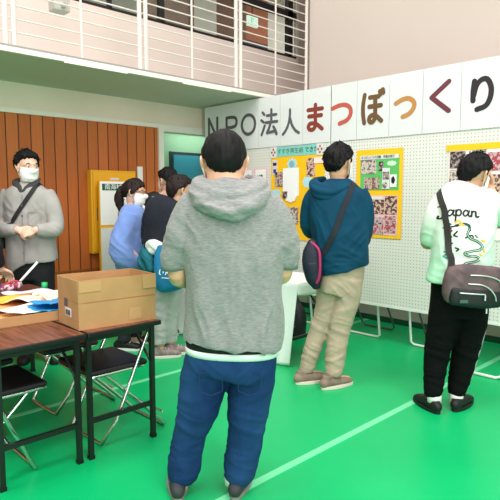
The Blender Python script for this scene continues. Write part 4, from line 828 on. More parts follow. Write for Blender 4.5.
# --- the man in the mint T-shirt
def mint_man():
    H = headM((.128, .02, 1.535), 58, -12, 6, 1.02)
    torso = [(.09, 0, 1.445, .07, .065), (.075, 0, 1.41, .15, .085), (.065, 0, 1.34, .19, .10), (.06, 0, 1.15, .175, .115), (.05, 0, .95, .165, .115), (.05, 0, .84, .17, .115)]
    SL, EL, WL = (-.105, .0, 1.36), (-.14, .10, 1.10), (-.03, .30, 1.05); SR, ER, WR = (.235, .05, 1.37), (.355, .14, 1.24), (.315, .22, 1.46)
    b = person((-1.610, 3.416, 0), 'person in a white and mint dragon T-shirt and black trousers, hand raised to the face', H, (.10, .0, 1.44), torso,
        [(SL, EL, WL, (.7, .7, 0), (.3, -.3, -.8), -1, .5), (SR, ER, WR, (-.25, .1, 1), (-.9, -.3, 0), 1, .45)],
        [((-.02, 0, .82), (-.085, .0, .44), (-.11, -.05, .08), -14), ((.13, 0, .82), (.10, .02, .44), (.05, -.01, .08), 38)], skin=M_skin)
    hair(H, b, M_hair, HL_SHORT, .020, .030, .0055, seed=8); face_details(H, b, M_hair); face_mask(H, b)
    td = mint_shirt_mat()
    t2 = [(.09, 0, 1.462, .08, .072), (.075, -.005, 1.425, .155, .10), (.066, -.01, 1.36, .20, .125), (.058, -.01, 1.25, .200, .138), (.052, -.01, 1.10, .195, .142), (.046, -.01, .96, .197, .145), (.030, -.01, .84, .20, .148), (.028, -.01, .825, .195, .144)]
    fo = [(-.08, -.13, 1.0, .18, .008, .10, .8, 0, .5), (.14, -.13, 1.1, .18, .008, .10, -.7, 0, .6), (.05, -.14, .9, .2, .007, .08, .3, 0, .9), (.22, -.03, 1.28, .12, .008, .07, .6, .2, .7)]
    sh = top(b, td, t2, [[(-.06, 0, 1.37, .080), (-.105, .02, 1.28, .080), (-.125, .06, 1.16, .074), (-.12, .095, 1.10, .068)], [(.19, .02, 1.375, .088), (.255, .06, 1.34, .086), (.33, .12, 1.275, .080), (.352, .14, 1.25, .074)]], 'tshirt', folds=fo, noise=(.003, 8))
    MB().add(tube([(.09+.082*math.cos(a), .0+.076*math.sin(a), 1.458+.012*math.sin(a)) for a in np.linspace(0, 2*math.pi, 25)], .007, n=8, seg=1)).build('collar', td, sh, smooth=True)
    # printing on the back, pressed onto the cloth
    dg = bpy.context.evaluated_depsgraph_get(); me = sh.data; bv = BVHTree.FromPolygons([v.co.copy() for v in me.vertices], [tuple(p.vertices) for p in me.polygons])
    def back(u, v):
        hit = bv.ray_cast(Vector((u, -1, v)), Vector((0, 1, 0)))
        p = hit[0] if hit[0] else Vector((u, -.15, v)); return (p.x, p.y-.0006, p.z), (0, -1, 0)
    x0, z0, S = -.135, 1.280, .052
    J = [[(.10, 1.05), (.45, 1.25), (.62, 1.1), (.55, .6), (.48, .1), (.3, -.25), (.05, -.25), (.1, 0)]]
    A = lambda o: [[(o+.62, .55), (o+.3, .66), (o+.05, .35), (o+.15, .03), (o+.42, .12), (o+.64, .5)], [(o+.66, .62), (o+.58, .2), (o+.72, .02), (o+.9, .15)]]
    Pp = [[(1.62, .62), (1.6, .0), (1.55, -.55)], [(1.6, .4), (1.8, .66), (2.06, .62), (2.12, .3), (1.95, .02), (1.62, .08)]]
    Nn = [[(3.25, .62), (3.24, .3), (3.2, .02)], [(3.23, .4), (3.45, .64), (3.66, .55), (3.66, .2), (3.78, .02), (3.98, .12)]]
    strokes('lettering', [[(x0+S*px*1.10, z0+S*(py*1.05+.0)-.008*abs(px-1.7)**1.4*.5) for px, py in s] for s in J+A(.75)+Pp+A(2.3)+Nn], M_ink, sh, .0095, .0012, back)
    sp = [(.055, 1.175), (.085, 1.19), (.115, 1.178), (.12, 1.15), (.11, 1.11), (.125, 1.075), (.165, 1.05), (.19, 1.015), (.175, .985), (.135, .975), (.10, .96), (.115, .94), (.155, .935), (.175, .915), (.15, .89), (.11, .88), (.09, .855)]
    dm = lambda q, da=0, dc=0: [((a_+da-.055)*1.2-.04, .965+(c_+dc-.855)*.79) for a_, c_ in q]
    dr = strokes('dragon_print', [dm(sp)], mat('dragon_green', (30, 78, 58), .7), sh, .016, .0012, back)
    strokes('dragon_belly', [dm(sp[3:])], mat('dragon_pale', (176, 214, 190), .7), dr, .0045, .002, back)
    for s_ in [[(.005, 1.185), (.025, 1.165), (.06, 1.175)], [(.0, 1.155), (.03, 1.15)], [(.01, 1.20), (.03, 1.185)], [(.06, 1.13), (.045, 1.10), (.06, 1.09)], [(.10, 1.08), (.13, 1.10), (.14, 1.085)], [(.03, 1.06), (.02, 1.04), (.04, 1.035)], [(.045, .95), (.03, .935), (.035, .92)], [(.15, 1.10), (.16, 1.085)], [(.11, 1.125), (.125, 1.14)], [(.02, 1.10), (.035, 1.085)], [(.055, 1.0), (.07, .99), (.06, .975)]]:
        strokes('dragon_mark', [dm(s_)], M_ink, dr, .009, .0014, back)
    strokes('dragon_mouth', [dm([(.008, 1.14), (.024, 1.125), (.034, 1.135)])], mat('print_red', (170, 50, 60), .7), dr, .010, .0016, back)
    for q in ([(.05, 1.20), (.065, 1.215), (.08, 1.195)], [(.07, 1.185), (.09, 1.18)], [(.19, 1.06), (.205, 1.05)], [(.2, .985), (.205, .965)], [(.18, .95), (.19, .94)]): strokes('dragon_mane', [dm(q)], mat('print_gold', (222, 180, 70), .7), dr, .012, .0016, back)
    for q in ([(.0, .93), (.02, .95), (.04, .935), (.02, .915), (.0, .93)], [(.005, .965), (.03, .97)]): strokes('cloud_print', [dm(q)], mat('print_teal', (70, 150, 130), .7), dr, .010, .0014, back)
    bk = mat('black_trouser_cloth', (11, 14, 14), .9, bump=.1, bscale=250, spec=.1)
    tr_ = trousers(b, bk, [(.03, 0, .90, .165, .12), (.04, 0, .80, .172, .125), (.045, 0, .70, .178, .13), (.045, 0, .62, .17, .12)],
        [[(-.03, 0, .78, .10, .115), (-.045, 0, .62, .098, .11), (-.068, .0, .48, .092, .10), (-.088, .0, .34, .080, .09), (-.105, -.02, .2, .068, .078), (-.115, -.04, .13, .062, .07), (-.112, -.045, .10, .050, .056)],
         [(.125, 0, .78, .10, .115), (.13, 0, .62, .105, .112), (.118, .01, .48, .095, .10), (.10, .015, .34, .082, .09), (.075, .01, .2, .070, .078), (.055, .0, .13, .064, .07), (.052, -.005, .09, .050, .056)]], 'trousers', .0075, [(-.09, -.08, .38, .09, .005, .05, .2, 0, 1), (.1, -.08, .36, .1, .005, .05, .2, 0, 1)])
    MB().add(tube([(.222, -.01, .80), (.238, -.01, .62), (.216, 0, .46), (.186, .01, .32), (.150, .0, .20)], (.004), n=6)).build('side_stripe', mat('grey_piping', (176, 184, 180), .6), tr_, smooth=True)
    us = mat('black_sneaker', (18, 20, 20), .55)
    shoe(b, (-.105, -.115, 0), -14, us, M_soleb, .27, .05, .075, M_blackp); shoe(b, (.015, -.075, 0), 42, us, M_soleb, .27, .05, .075, M_blackp)
    sock(b, (-.112, -.06, .06), (-.112, -.05, .13), M_sock, .045); sock(b, (.045, -.02, .05), (.05, -.008, .12), M_sock, .045)
    return b, sh
mint_b, mint_sh = mint_man()

# --- the man in the pale grey shirt behind the tables
def grey_shirt_man():
    H = headM((.012, -.02, 1.635), 132, -4, 0, 1.0)
    torso = [(.0, 0, 1.50, .065, .062), (.0, 0, 1.46, .13, .08), (.0, 0, 1.39, .19, .10), (.005, 0, 1.2, .18, .11), (.005, 0, 1.0, .17, .11), (.005, 0, .86, .17, .11)]
    SR, ER, WR = (-.185, .0, 1.40), (-.245, -.03, 1.15), (-.01, -.20, 1.13); SL, EL, WL = (.185, -.02, 1.40), (.245, -.07, 1.15), (.13, -.215, 1.13)
    b = person((-4.579, 1.897, 0), 'person in a pale grey shirt and white mask with clasped hands, before the wooden wall', H, (.0, -.0, 1.50), torso,
        [(SR, ER, WR, (.95, -.15, -.15), (0, .7, -.6), 1, .7), (SL, EL, WL, (-.8, -.25, -.3), (0, .7, -.5), -1, .7)],
        [((-.08, 0, .82), (-.09, 0, .45), (-.09, .02, .08), 170), ((.09, 0, .82), (.10, 0, .45), (.10, .02, .08), 150)], skin=M_skin2)
    hair(H, b, M_hair, HL_SHORT, .020, .034, .006, seed=12, fringe=5); face_details(H, b, M_hair); face_mask(H, b)
    gs = mat('pale_grey_shirt', (164, 162, 158), .85, c2=(154, 152, 149), nscale=9, bump=.12, bscale=260)
    t2 = [(.0, 0, 1.515, .078, .072), (.0, 0, 1.475, .135, .095), (.0, -.005, 1.41, .20, .12), (.003, -.005, 1.28, .205, .135), (.005, -.005, 1.12, .20, .138), (.01, -.005, .98, .205, .14), (.012, -.005, .86, .215, .145), (.012, -.005, .85, .21, .14)]
    sh = top(b, gs, t2, [[(-.14, 0, 1.415, .082), (-.205, -.01, 1.32, .076), (-.252, -.03, 1.17, .068), (-.21, -.09, 1.12, .064), (-.08, -.18, 1.13, .050), (-.03, -.20, 1.13, .040)], [(.14, -.005, 1.415, .082), (.20, -.03, 1.32, .076), (.248, -.07, 1.17, .066), (.23, -.12, 1.12, .062), (.15, -.19, 1.13, .05), (.135, -.205, 1.13, .042)]], 'shirt', folds=[(.0, -.13, .95, .2, .005, .10, 1, 0, .2), (-.1, -.13, 1.25, .14, .005, .07, .5, 0, .8), (.1, -.13, 1.25, .14, .004, .07, -.5, 0, .8)], noise=(.003, 8))
    MB().add(tube([(-.075, .03, 1.535), (-.085, -.045, 1.515), (-.03, -.095, 1.46), (.0, -.11, 1.43), (.03, -.095, 1.46), (.085, -.045, 1.515), (.075, .03, 1.535)], [(.012, .028)]*7, n=12, seg=4, ref=(0, -1, .3))).build('collar', mat('charcoal_collar', (56, 56, 58), .8), sh, smooth=True)
    MB().add(tube([(.002, -.133, 1.41), (.004, -.152, 1.15), (.010, -.158, .87)], .004, n=6)).build('placket', mat('grey_placket', (140, 138, 135), .8), sh, smooth=True)
    for k in range(5): MB().add(ellipsoid((.004, -.146-.004*k**.5, 1.34-k*.10), (.006, .004, .006), 10, 6)).build('button', M_blackp, sh, smooth=True)
    MB().add(tube([(.05, -.146, 1.27), (.15, -.128, 1.265), (.15, -.135, 1.17), (.10, -.148, 1.15), (.05, -.152, 1.17), (.05, -.146, 1.27)], .0025, n=5, seg=1)).build('pocket', mat('grey_placket', (140, 138, 135), .8), sh)
    trousers(b, mat('black_slacks', (22, 24, 26), .85), [(.01, 0, .90, .18, .12), (.01, 0, .78, .185, .125), (.01, 0, .70, .18, .12)], [[(-.08, 0, .78, .10, .11), (-.085, 0, .45, .085, .09), (-.09, .01, .09, .07, .075)], [(.095, 0, .78, .10, .11), (.10, 0, .45, .085, .09), (.10, .01, .09, .07, .075)]], 'trousers')
    for x, a in ((-.09, 170), (.10, 150)): shoe(b, (x, .09, 0), a, mat('black_sneaker', (18, 20, 20), .55), M_soleb, .27, .05, .08)
    return b, sh
gs_b, gs_sh = grey_shirt_man()

# --- the woman in the blue sweater
def blue_woman():
    H = headM((.015, .0, 1.428), 96, -4, 0, .96)
    torso = [(-.01, 0, 1.31, .06, .058), (-.01, 0, 1.27, .09, .13), (-.01, 0, 1.20, .10, .155), (-.01, 0, 1.0, .10, .14), (-.02, 0, .84, .11, .14), (-.02, 0, .72, .12, .15)]
    SL, EL, WL = (-.02, .15, 1.22), (.0, .18, .98), (.10, .12, .80); SR, ER, WR = (-.02, -.15, 1.22), (-.06, -.19, .98), (.10, -.13, .775)
    b = person((-4.332, 2.754, 0), 'woman with a ponytail, blue sweater, glasses and mask, by the white sign', H, (-.005, 0, 1.30), torso,
        [(SL, EL, WL, (.7, -.2, -.7), (-.2, -.9, 0), 1, .5), (SR, ER, WR, (.7, .2, -.7), (-.2, .9, 0), -1, .5)],
        [((-.02, .08, .72), (-.02, .09, .40), (-.03, .10, .08), 85), ((-.02, -.08, .72), (-.06, -.09, .40), (-.09, -.10, .08), 95)], skin=M_skin2, neckr=.046)
    h = hair(H, b, M_hairb, HL_FEM, .018, .026, .004, seed=15, fringe=4); face_details(H, b, M_hairb); face_mask(H, b)
    mb = MB().add(tube([tp(H, (0, -.095, .03)), tp(H, (0, -.135, .02)), tp(H, (0, -.150, -.05)), tp(H, (.0, -.140, -.13)), tp(H, (0, -.125, -.20))], [.022, .034, .042, .036, .014], n=16)); link('ponytail', union(mb, .006, 2, noise=(.006, 26)), M_hairb, h)
    gl = MB()
    for s in (-1, 1): gl.add(tube([(s*.032+.022*math.cos(a), .098-.01*abs(math.cos(a)) if 0 else .097, .008+.018*math.sin(a)) for a in np.linspace(0, 2*math.pi, 17)], .0022, n=6, seg=1), H).add(tube([(s*.054, .096, .012), (s*.078, .04, .014), (s*.084, -.012, .016)], .002, n=6), H)
    gl.add(tube([(-.010, .097, .012), (.010, .097, .012)], .002, n=6, seg=1), H); gl.build('glasses', mat('brown_spectacles', (120, 70, 60), .4), b, smooth=True)
    bs = mat('periwinkle_knit', (122, 152, 214), .9, c2=(112, 140, 204), nscale=10, bump=.2, bscale=240, sheen=.2)
    t2 = [(-.01, 0, 1.325, .07, .068), (-.01, 0, 1.285, .10, .135), (-.012, 0, 1.21, .125, .165), (-.012, 0, 1.08, .130, .165), (-.015, 0, .92, .145, .17), (-.02, 0, .80, .155, .18), (-.02, 0, .725, .148, .172), (-.02, 0, .715, .14, .165)]
    sh = top(b, bs, t2, [[(-.02, .12, 1.23, .08), (-.01, .17, 1.12, .085), (.0, .19, .98, .09), (.06, .16, .86, .07), (.085, .13, .815, .045)], [(-.02, -.12, 1.23, .082), (-.05, -.18, 1.10, .092), (-.075, -.21, .95, .105), (-.03, -.20, .84, .095), (.06, -.155, .80, .062), (.08, -.14, .79, .045)]], 'sweater', folds=[(-.06, -.22, .95, .16, .010, .10, .8, 0, .6), (.02, -.17, 1.1, .14, .006, .09, -.6, 0, .8)], noise=(.004, 7))
    trousers(b, mat('dark_slacks', (34, 36, 44), .85), [(-.02, 0, .80, .12, .15), (-.02, 0, .66, .125, .155)], [[(-.02, .08, .70, .09, .085), (-.02, .09, .4, .075, .07), (-.03, .10, .08, .062, .06)], [(-.03, -.08, .70, .09, .085), (-.06, -.09, .4, .075, .07), (-.09, -.10, .08, .062, .06)]], 'trousers')
    for x, y, a in ((-.11, .10, 84), (-.17, -.10, 96)): shoe(b, (x, y, 0), a, mat('black_sneaker', (18, 20, 20), .55), mat('white_sole', (236, 236, 232), .5), .25, .046, .085, M_sole)
    tag(MB().box((-.004, -.03, -.065), (0, .03, .065)).build('name_card', M_paper2, sh, loc=(.135, -.03, .93)))
    return b
blue_woman()

# --- the man in navy with grey trousers, half hidden by the hooded man
def navy_man():
    H = headM((.112, .0, 1.435), 62, -6, 0, 1.03)
    torso = [(.02, 0, 1.38, .065, .062), (.01, 0, 1.34, .14, .09), (.0, 0, 1.27, .18, .11), (-.01, 0, 1.08, .17, .12), (-.02, 0, .90, .165, .12), (-.03, 0, .76, .165, .12)]
    SL, EL, WL = (-.13, .06, 1.28), (-.17, .06, 1.02), (-.08, -.06, .93); SR, ER, WR = (.16, -.05, 1.28), (.20, -.02, 1.03), (.22, .20, .98)
    b = person((-3.85, 2.786, 0), 'person in a navy top and grey trousers carrying a blue tote bag', H, (.03, 0, 1.37), torso,
        [(SL, EL, WL, (.8, -.4, -.4), (.2, -.5, .6), -1, .8), (SR, ER, WR, (0, .9, .1), (-.9, 0, 0), 1, .5)],
        [((-.09, 0, .76), (-.075, 0, .42), (-.085, -.02, .09), 72), ((.03, .03, .76), (.005, .05, .42), (-.005, .08, .09), 68)])
    hair(H, b, M_hairb, HL_SHORT, .022, .030, .005, seed=21, fringe=6); face_details(H, b, M_hairb); face_mask(H, b, mat('greige_mask', (188, 170, 158), .75))
    nv_ = mat('navy_knit', (30, 34, 46), .9, c2=(24, 28, 40), nscale=12, bump=.12, bscale=260)
    t2 = [(.02, 0, 1.395, .075, .07), (.01, 0, 1.355, .145, .105), (.0, -.005, 1.28, .195, .13), (-.01, -.005, 1.10, .195, .14), (-.025, -.005, .92, .19, .14), (-.035, -.005, .80, .188, .14), (-.035, -.005, .785, .18, .13)]
    top(b, nv_, t2, [[(-.10, .04, 1.30, .08), (-.155, .06, 1.20, .08), (-.18, .06, 1.04, .07), (-.15, .0, .97, .06), (-.10, -.045, .94, .044)], [(.13, -.03, 1.30, .08), (.185, -.04, 1.20, .078), (.21, -.01, 1.05, .07), (.215, .08, 1.0, .055), (.22, .18, .985, .042)]], 'sweatshirt', noise=(.003, 8))
    MB().add(tube([(-.035, -.0, .80), (-.04, 0, .74)], [(.178, .13), (.176, .128)], n=30, ref=(1, 0, 0), seg=1, cap='flat')).build('shirt_tail', M_vinyl, b, smooth=True)
    gt = mat('grey_sweat_cloth', (178, 176, 174), .9, c2=(158, 158, 156), nscale=14, bump=.15, bscale=260)
    trousers(b, gt, [(-.035, 0, .82, .16, .115), (-.03, 0, .70, .165, .12), (-.03, 0, .62, .16, .115)], [[(-.085, 0, .70, .088, .10), (-.080, 0, .5, .084, .09), (-.082, -.01, .36, .078, .085), (-.085, -.015, .22, .072, .08), (-.088, -.02, .12, .062, .07)], [(.030, .03, .70, .084, .10), (.012, .04, .5, .074, .09), (.0, .06, .36, .070, .085), (-.006, .07, .22, .066, .08), (-.005, .08, .12, .060, .07)]], 'trousers')
    us = mat('ash_pink_sneaker', (164, 142, 140), .7, c2=(110, 100, 104), nscale=22)
    shoe(b, (-.15, -.045, 0), 75, us, M_sole, .26, .05, .10, M_sole); shoe(b, (-.05, .05, 0), 72, us, M_sole, .26, .05, .10, M_sole)
    return b
navy_b = navy_man()

# --- the person in the black and white jacket behind
def dark_person():
    H = headM((.085, .0, 1.535), -50, -4, 0, 1.0)
    torso = [(.02, 0, 1.38, .065, .062), (.0, 0, 1.35, .14, .09), (-.02, 0, 1.28, .18, .11), (-.03, 0, 1.08, .17, .12), (-.02, 0, .8, .17, .12)]
    SL, EL, WL = (-.18, .0, 1.29), (-.22, .0, 1.02), (-.215, .06, .79); SR, ER, WR = (.15, 0, 1.29), (.19, .0, 1.02), (.185, .06, .79)
    b = person((-4.43, 3.10, 0), 'person in a black jacket with white shoulder stripe, behind the person in navy', H, (.04, 0, 1.375), torso,
        [(SL, EL, WL, (0, .15, -1), (.9, .2, 0), -1, .4), (SR, ER, WR, (0, .15, -1), (-.9, .2, 0), 1, .4)],
        [((-.09, 0, .8), (-.09, 0, .44), (-.09, .0, .08), -10), ((.07, 0, .8), (.07, 0, .44), (.07, .0, .08), 15)], skin=M_skin2)
    hair(H, b, M_hair, HL_SHORT, .020, .028, .004, seed=27); face_details(H, b, M_hair); face_mask(H, b, mat('beige_mask', (222, 196, 176), .75))
    bj = mat('black_jacket_cloth', (20, 21, 24), .7, bump=.12, bscale=250)
    t2 = [(.03, 0, 1.42, .08, .078), (.01, 0, 1.37, .14, .105), (-.02, -.005, 1.29, .20, .13), (-.03, -.005, 1.10, .20, .14), (-.025, -.005, .9, .19, .14), (-.02, -.005, .78, .185, .135)]
    j = top(b, bj, t2, [[(-.15, 0, 1.31, .08), (-.205, .0, 1.2, .08), (-.23, .0, 1.04, .07), (-.222, .03, .92, .055), (-.217, .055, .82, .044)], [(.12, 0, 1.31, .08), (.175, 0, 1.2, .078), (.20, .0, 1.04, .07), (.192, .03, .92, .055), (.187, .055, .82, .044)]], 'jacket')
    MB().add(tube([(-.115, -.06, 1.375), (-.125, -.125, 1.29), (-.115, -.150, 1.18)], [(.006, .018)]*3, n=10, ref=(0, 1, 0))).build('white_stripe', M_paper2, j, smooth=True)
    MB().add(tube([(.0, -.09, 1.385), (-.03, -.10, 1.38), (-.075, -.02, 1.405), (-.04, .06, 1.40)], .018, n=10)).build('collar', mat('grey_collar', (120, 122, 126), .8), j, smooth=True)
    trousers(b, mat('charcoal_trouser', (36, 38, 42), .85), [(-.02, 0, .86, .165, .12), (-.02, 0, .70, .17, .12)], [[(-.09, 0, .74, .09, .10), (-.09, 0, .44, .08, .085), (-.09, 0, .08, .066, .07)], [(.07, 0, .74, .09, .10), (.07, 0, .44, .08, .085), (.07, 0, .08, .066, .07)]], 'trousers')
    for x, a in ((-.09, -10), (.07, 15)): shoe(b, (x, -.07, 0), a, mat('maroon_sneaker', (90, 40, 48), .7), M_sole, .26, .05, .085)
    return b
dark_person()

# --- the person at the left edge, of whom the arm reaches in
def edge_person():
    H = headM((.07, .0, 1.60), 100, -22, 0, 1.0)
    torso = [(.0, 0, 1.46, .065, .062), (.0, 0, 1.42, .13, .09), (.0, 0, 1.35, .18, .11), (.0, 0, 1.15, .17, .115), (.0, 0, .95, .165, .115), (.0, 0, .82, .165, .115)]
    SL, EL, WL = (.02, .17, 1.36), (.04, .20, 1.09), (.10, .19, .85); SR, ER, WR = (.10, -.15, 1.35), (.250, -.12, 1.05), (.245, .02, .83)
    b = person((-4.577, 1.40, 0), 'person in a dark sleeve mostly outside the left edge, hand on the patterned bundle', H, (.0, 0, 1.455), torso,
        [(SL, EL, WL, (.2, 0, -.9), (.9, -.2, .2), 1, .5), (SR, ER, WR, (.25, .65, -.5), (.3, .2, -.9), -1, .5)],
        [((.0, .09, .82), (.0, .1, .44), (.0, .1, .08), 95), ((.0, -.09, .82), (.0, -.1, .44), (.0, -.1, .08), 85)], skin=M_skin2)
    hair(H, b, M_hair, seed=31); face_details(H, b, M_hair); face_mask(H, b)
    dk = mat('ink_sweater', (26, 28, 34), .9, bump=.12, bscale=250)
    top(b, dk, [(.0, 0, 1.475, .075, .07), (.0, 0, 1.43, .13, .12), (.0, 0, 1.36, .14, .19), (.0, 0, 1.15, .14, .19), (.0, 0, .95, .14, .185), (.0, 0, .80, .14, .185)], [[(.0, .13, 1.38, .08), (.03, .18, 1.27, .072), (.042, .20, 1.10, .064), (.065, .198, .98, .054), (.092, .192, .88, .042)], [(.04, -.12, 1.37, .082), (.15, -.14, 1.24, .074), (.248, -.12, 1.06, .068), (.248, -.06, .95, .060), (.245, .0, .865, .048)]], 'sweater')
    trousers(b, mat('charcoal_trouser', (36, 38, 42), .85), [(0, 0, .88, .125, .165), (0, 0, .72, .125, .17)], [[(0, .09, .76, .09, .085), (0, .1, .44, .08, .075), (0, .1, .08, .066, .066)], [(0, -.09, .76, .09, .085), (0, -.1, .44, .08, .075), (0, -.1, .08, .066, .066)]], 'trousers')
    for y, a in ((.1, 95), (-.1, 85)): shoe(b, (-.08, y, 0), a, mat('black_sneaker', (18, 20, 20), .55), M_soleb, .26, .05, .085)
edge_person()

# ------------------------------------------------------------------ bags that people carry
def sling(name, body, label, cat, shift=0): 
    o = empty(name, tuple(body.location[i]+shift*(math.cos(YAW), math.sin(YAW), 0)[i] for i in range(3)), YAW, label, cat); return o
def strap(parent, pts, m, w=.02, t=.003, name='strap'):
    return MB().add(tube(pts, [(t, w)]*len(pts), n=10, seg=5, ref=None, cap='flat')).build(name, m, parent, smooth=True)
def surf_strap(parent, meshobj, path, m, w=.019, lift=.004, name='strap', origin_y=0.0, n=60):
    """a webbing strap laid over the clothing: path = points inside the strap plane, pushed outwards to the cloth"""
    me = meshobj.data; bv = BVHTree.FromPolygons([v.co.copy() for v in me.vertices], [tuple(p.vertices) for p in me.polygons])
    P = catmull(np.array(path, float), max(2, n//len(path))); Q = []; N = []
    for p in P:
        loc, nm, _, _ = bv.find_nearest(Vector(p)); Q.append(np.array(loc)+np.array(nm)*lift); N.append(np.array(nm))
    Q = np.array(Q); N = np.array(N)
    for _ in range(3):
        Q[1:-1] = (Q[:-2]+2*Q[1:-1]+Q[2:])/4; N[1:-1] = (N[:-2]+2*N[1:-1]+N[2:])/4
    T = np.gradient(Q, axis=0); V = []; F = []; t = .0035
    for q, nn, tt in zip(Q, N, T):
        s = vn(np.cross(tt, nn)); nn = vn(nn); V += [q+s*w, q-s*w, q-s*w+nn*t, q+s*w+nn*t]
    for i in range(len(Q)-1):
        for k in range(4): F.append((4*i+k, 4*i+(k+1) % 4, 4*i+4+(k+1) % 4, 4*i+4+k))
    F.append((3, 2, 1, 0)); k = 4*(len(Q)-1); F.append((k, k+1, k+2, k+3))
    return MB().add((V, F)).build(name, m, parent)
# crossbody bag of the mint T-shirt man
def messenger():
    o = sling('messenger_bag', mint_b, 'taupe and black crossbody bag with curved silver zips at the mint T-shirt back', 'bag')
    tp_ = mat('taupe_nylon', (106, 84, 86), .6, c2=(78, 62, 66), nscale=14, bump=.1, bscale=250); bl = mat('black_green_nylon', (12, 22, 21), .55, bump=.1, bscale=250); zp = mat('silver_zip', (206, 208, 208), .3, metal=.6)
    c = np.array((.072, -.205, .850)); sl = -.06   # the bag tilts down to the right
    def sk(p): return (c[0]+p[0], c[1]+p[1]+.10*abs(p[0])**1.6, c[2]+p[2]+sl*p[0])
    mb = MB().add(tube([sk((-.165, 0, 0)), sk((-.10, -.005, 0)), sk((0, -.01, 0)), sk((.10, -.005, 0)), sk((.165, 0, 0))], [(.042, .115), (.05, .130), (.052, .132), (.05, .128), (.042, .11)], n=24, ref=(0, 1, 0), p=3.2)); me = union(mb, .007, 3, [(c[0]-.1, c[1]-.05, c[2]+.07, .08, .004, .04, .5, 0, .8)], (.003, 14)); link('body', me, tp_, o)
    bv = BVHTree.FromPolygons([v.co.copy() for v in me.vertices], [tuple(p.vertices) for p in me.polygons])
    pk = MB().add(tube([sk((-.155, -.035, -.065)), sk((0, -.045, -.068)), sk((.125, -.035, -.065))], [(.022, .058), (.026, .062), (.022, .056)], n=20, ref=(0, 1, 0), p=3.4)); pc = link('front_pocket', union(pk, .007, 3), bl, o)
    pk2 = MB().add(tube([sk((-.02, -.02, .0)), sk((.07, -.026, -.01)), sk((.14, -.018, -.03))], [(.03, .066), (.034, .075), (.028, .06)], n=18, ref=(0, 1, 0), p=3)); link('side_pocket', union(pk2, .007, 3), tp_, o)
    def on(x, z, extra=.004): return sk((x, -.078-extra*0, z))
    def zip_(pts, r=.0045): MB().add(tube([sk((x, y, z)) for x, y, z in pts], r, n=8, seg=5)).build('zip', zp, o, smooth=True)
    zip_([(-.06, -.064, .072), (.0, -.066, .074), (.06, -.064, .068), (.11, -.06, .05), (.13, -.054, .02)]); zip_([(-.07, -.062, .018), (.0, -.070, .018), (.05, -.068, -.002), (.085, -.068, -.04), (.098, -.062, -.075)]); zip_([(-.125, -.074, -.038), (-.05, -.080, -.038), (.02, -.079, -.038)], .0042)
    MB().box(sk((.018, -.083, -.075)), tuple(np.array(sk((.018, -.083, -.075)))+np.array((.008, .006, .035)))).build('zip_pull', zp, o); MB().box(sk((.035, -.07, -.155)), tuple(np.array(sk((.035, -.07, -.155)))+np.array((.008, .006, .03)))).build('zip_pull', zp, o)
    MB().box(sk((-.125, -.075, -.10)), tuple(np.array(sk((-.125, -.075, -.10)))+np.array((.05, .004, .02)))).build('logo_patch', mat('grey_green_patch', (60, 92, 84), .6), o)
    sm = mat('charcoal_webbing', (46, 42, 42), .7)
    surf_strap(o, mint_sh, [(-.085, .07, 1.42), (-.11, .02, 1.44), (-.125, -.06, 1.40), (-.122, -.13, 1.30), (-.11, -.15, 1.18), (-.085, -.16, 1.06), (-.072, -.17, .97), (-.07, -.17, .92)], sm, .020, .004)
    surf_strap(o, mint_sh, [(.27, -.10, .88), (.25, .02, .92), (.2, .12, 1.0), (.1, .15, 1.15), (.0, .14, 1.3), (-.085, .07, 1.42)], sm, .020, .004)
    kc = MB()
    for k in range(5): kc.add(ellipsoid(sk((.178+.006*math.sin(k*2), -.03, .05-.022*k)), (.012, .011, .013), 10, 8))
    kc.build('charm', mat('bronze_charm', (150, 112, 80), .5), o, smooth=True)
messenger()
# sling of the teal jacket man
o = sling('sling_bag', teal_b, 'navy oval sling bag with a magenta zip hanging at the teal jacket hip', 'bag')
c = np.array((-.115, -.075, .90)); sb = MB().add(tube([c+(.0, 0, .165), c+(-.005, 0, .10), c+(0, 0, .0), c+(.015, 0, -.09), c+(.03, 0, -.145)], [(.036, .03), (.064, .045), (.070, .052), (.062, .048), (.036, .03)], n=22, ref=(1, 0, 0), p=2.3)); sb = link('body', union(sb, .007, 3, noise=(.003, 12)), mat('navy_nylon', (20, 26, 44), .6), o)
MB().add(tube([c+(-.01, -.02, .175), c+(.04, -.048, .12), c+(.050, -.055, .02), c+(.046, -.05, -.07), c+(.03, -.04, -.12)], [(.011, .006)]*5, n=8, ref=(1, 0, 0))).build('zip', mat('magenta_zip', (158, 40, 92), .5), o, smooth=True)
MB().add(tube([c+(-.03, -.05, .02), c+(.02, -.055, .02)], .003, n=6, seg=1)).build('pocket_trim', mat('slate_trim', (50, 60, 84), .6), o)
sm = mat('dark_navy_webbing', (18, 26, 38), .7)
surf_strap(o, teal_jk, [(.18, .08, 1.44), (.165, .0, 1.46), (.145, -.09, 1.44), (.10, -.13, 1.34), (.05, -.15, 1.2), (.0, -.16, 1.08), (-.05, -.14, 1.0), (-.085, -.11, .97)], sm, .021, .004)
surf_strap(o, teal_jk, [(-.1, -.02, .96), (-.08, .08, 1.02), (.0, .14, 1.12), (.1, .14, 1.28), (.18, .08, 1.44)], sm, .021, .004)
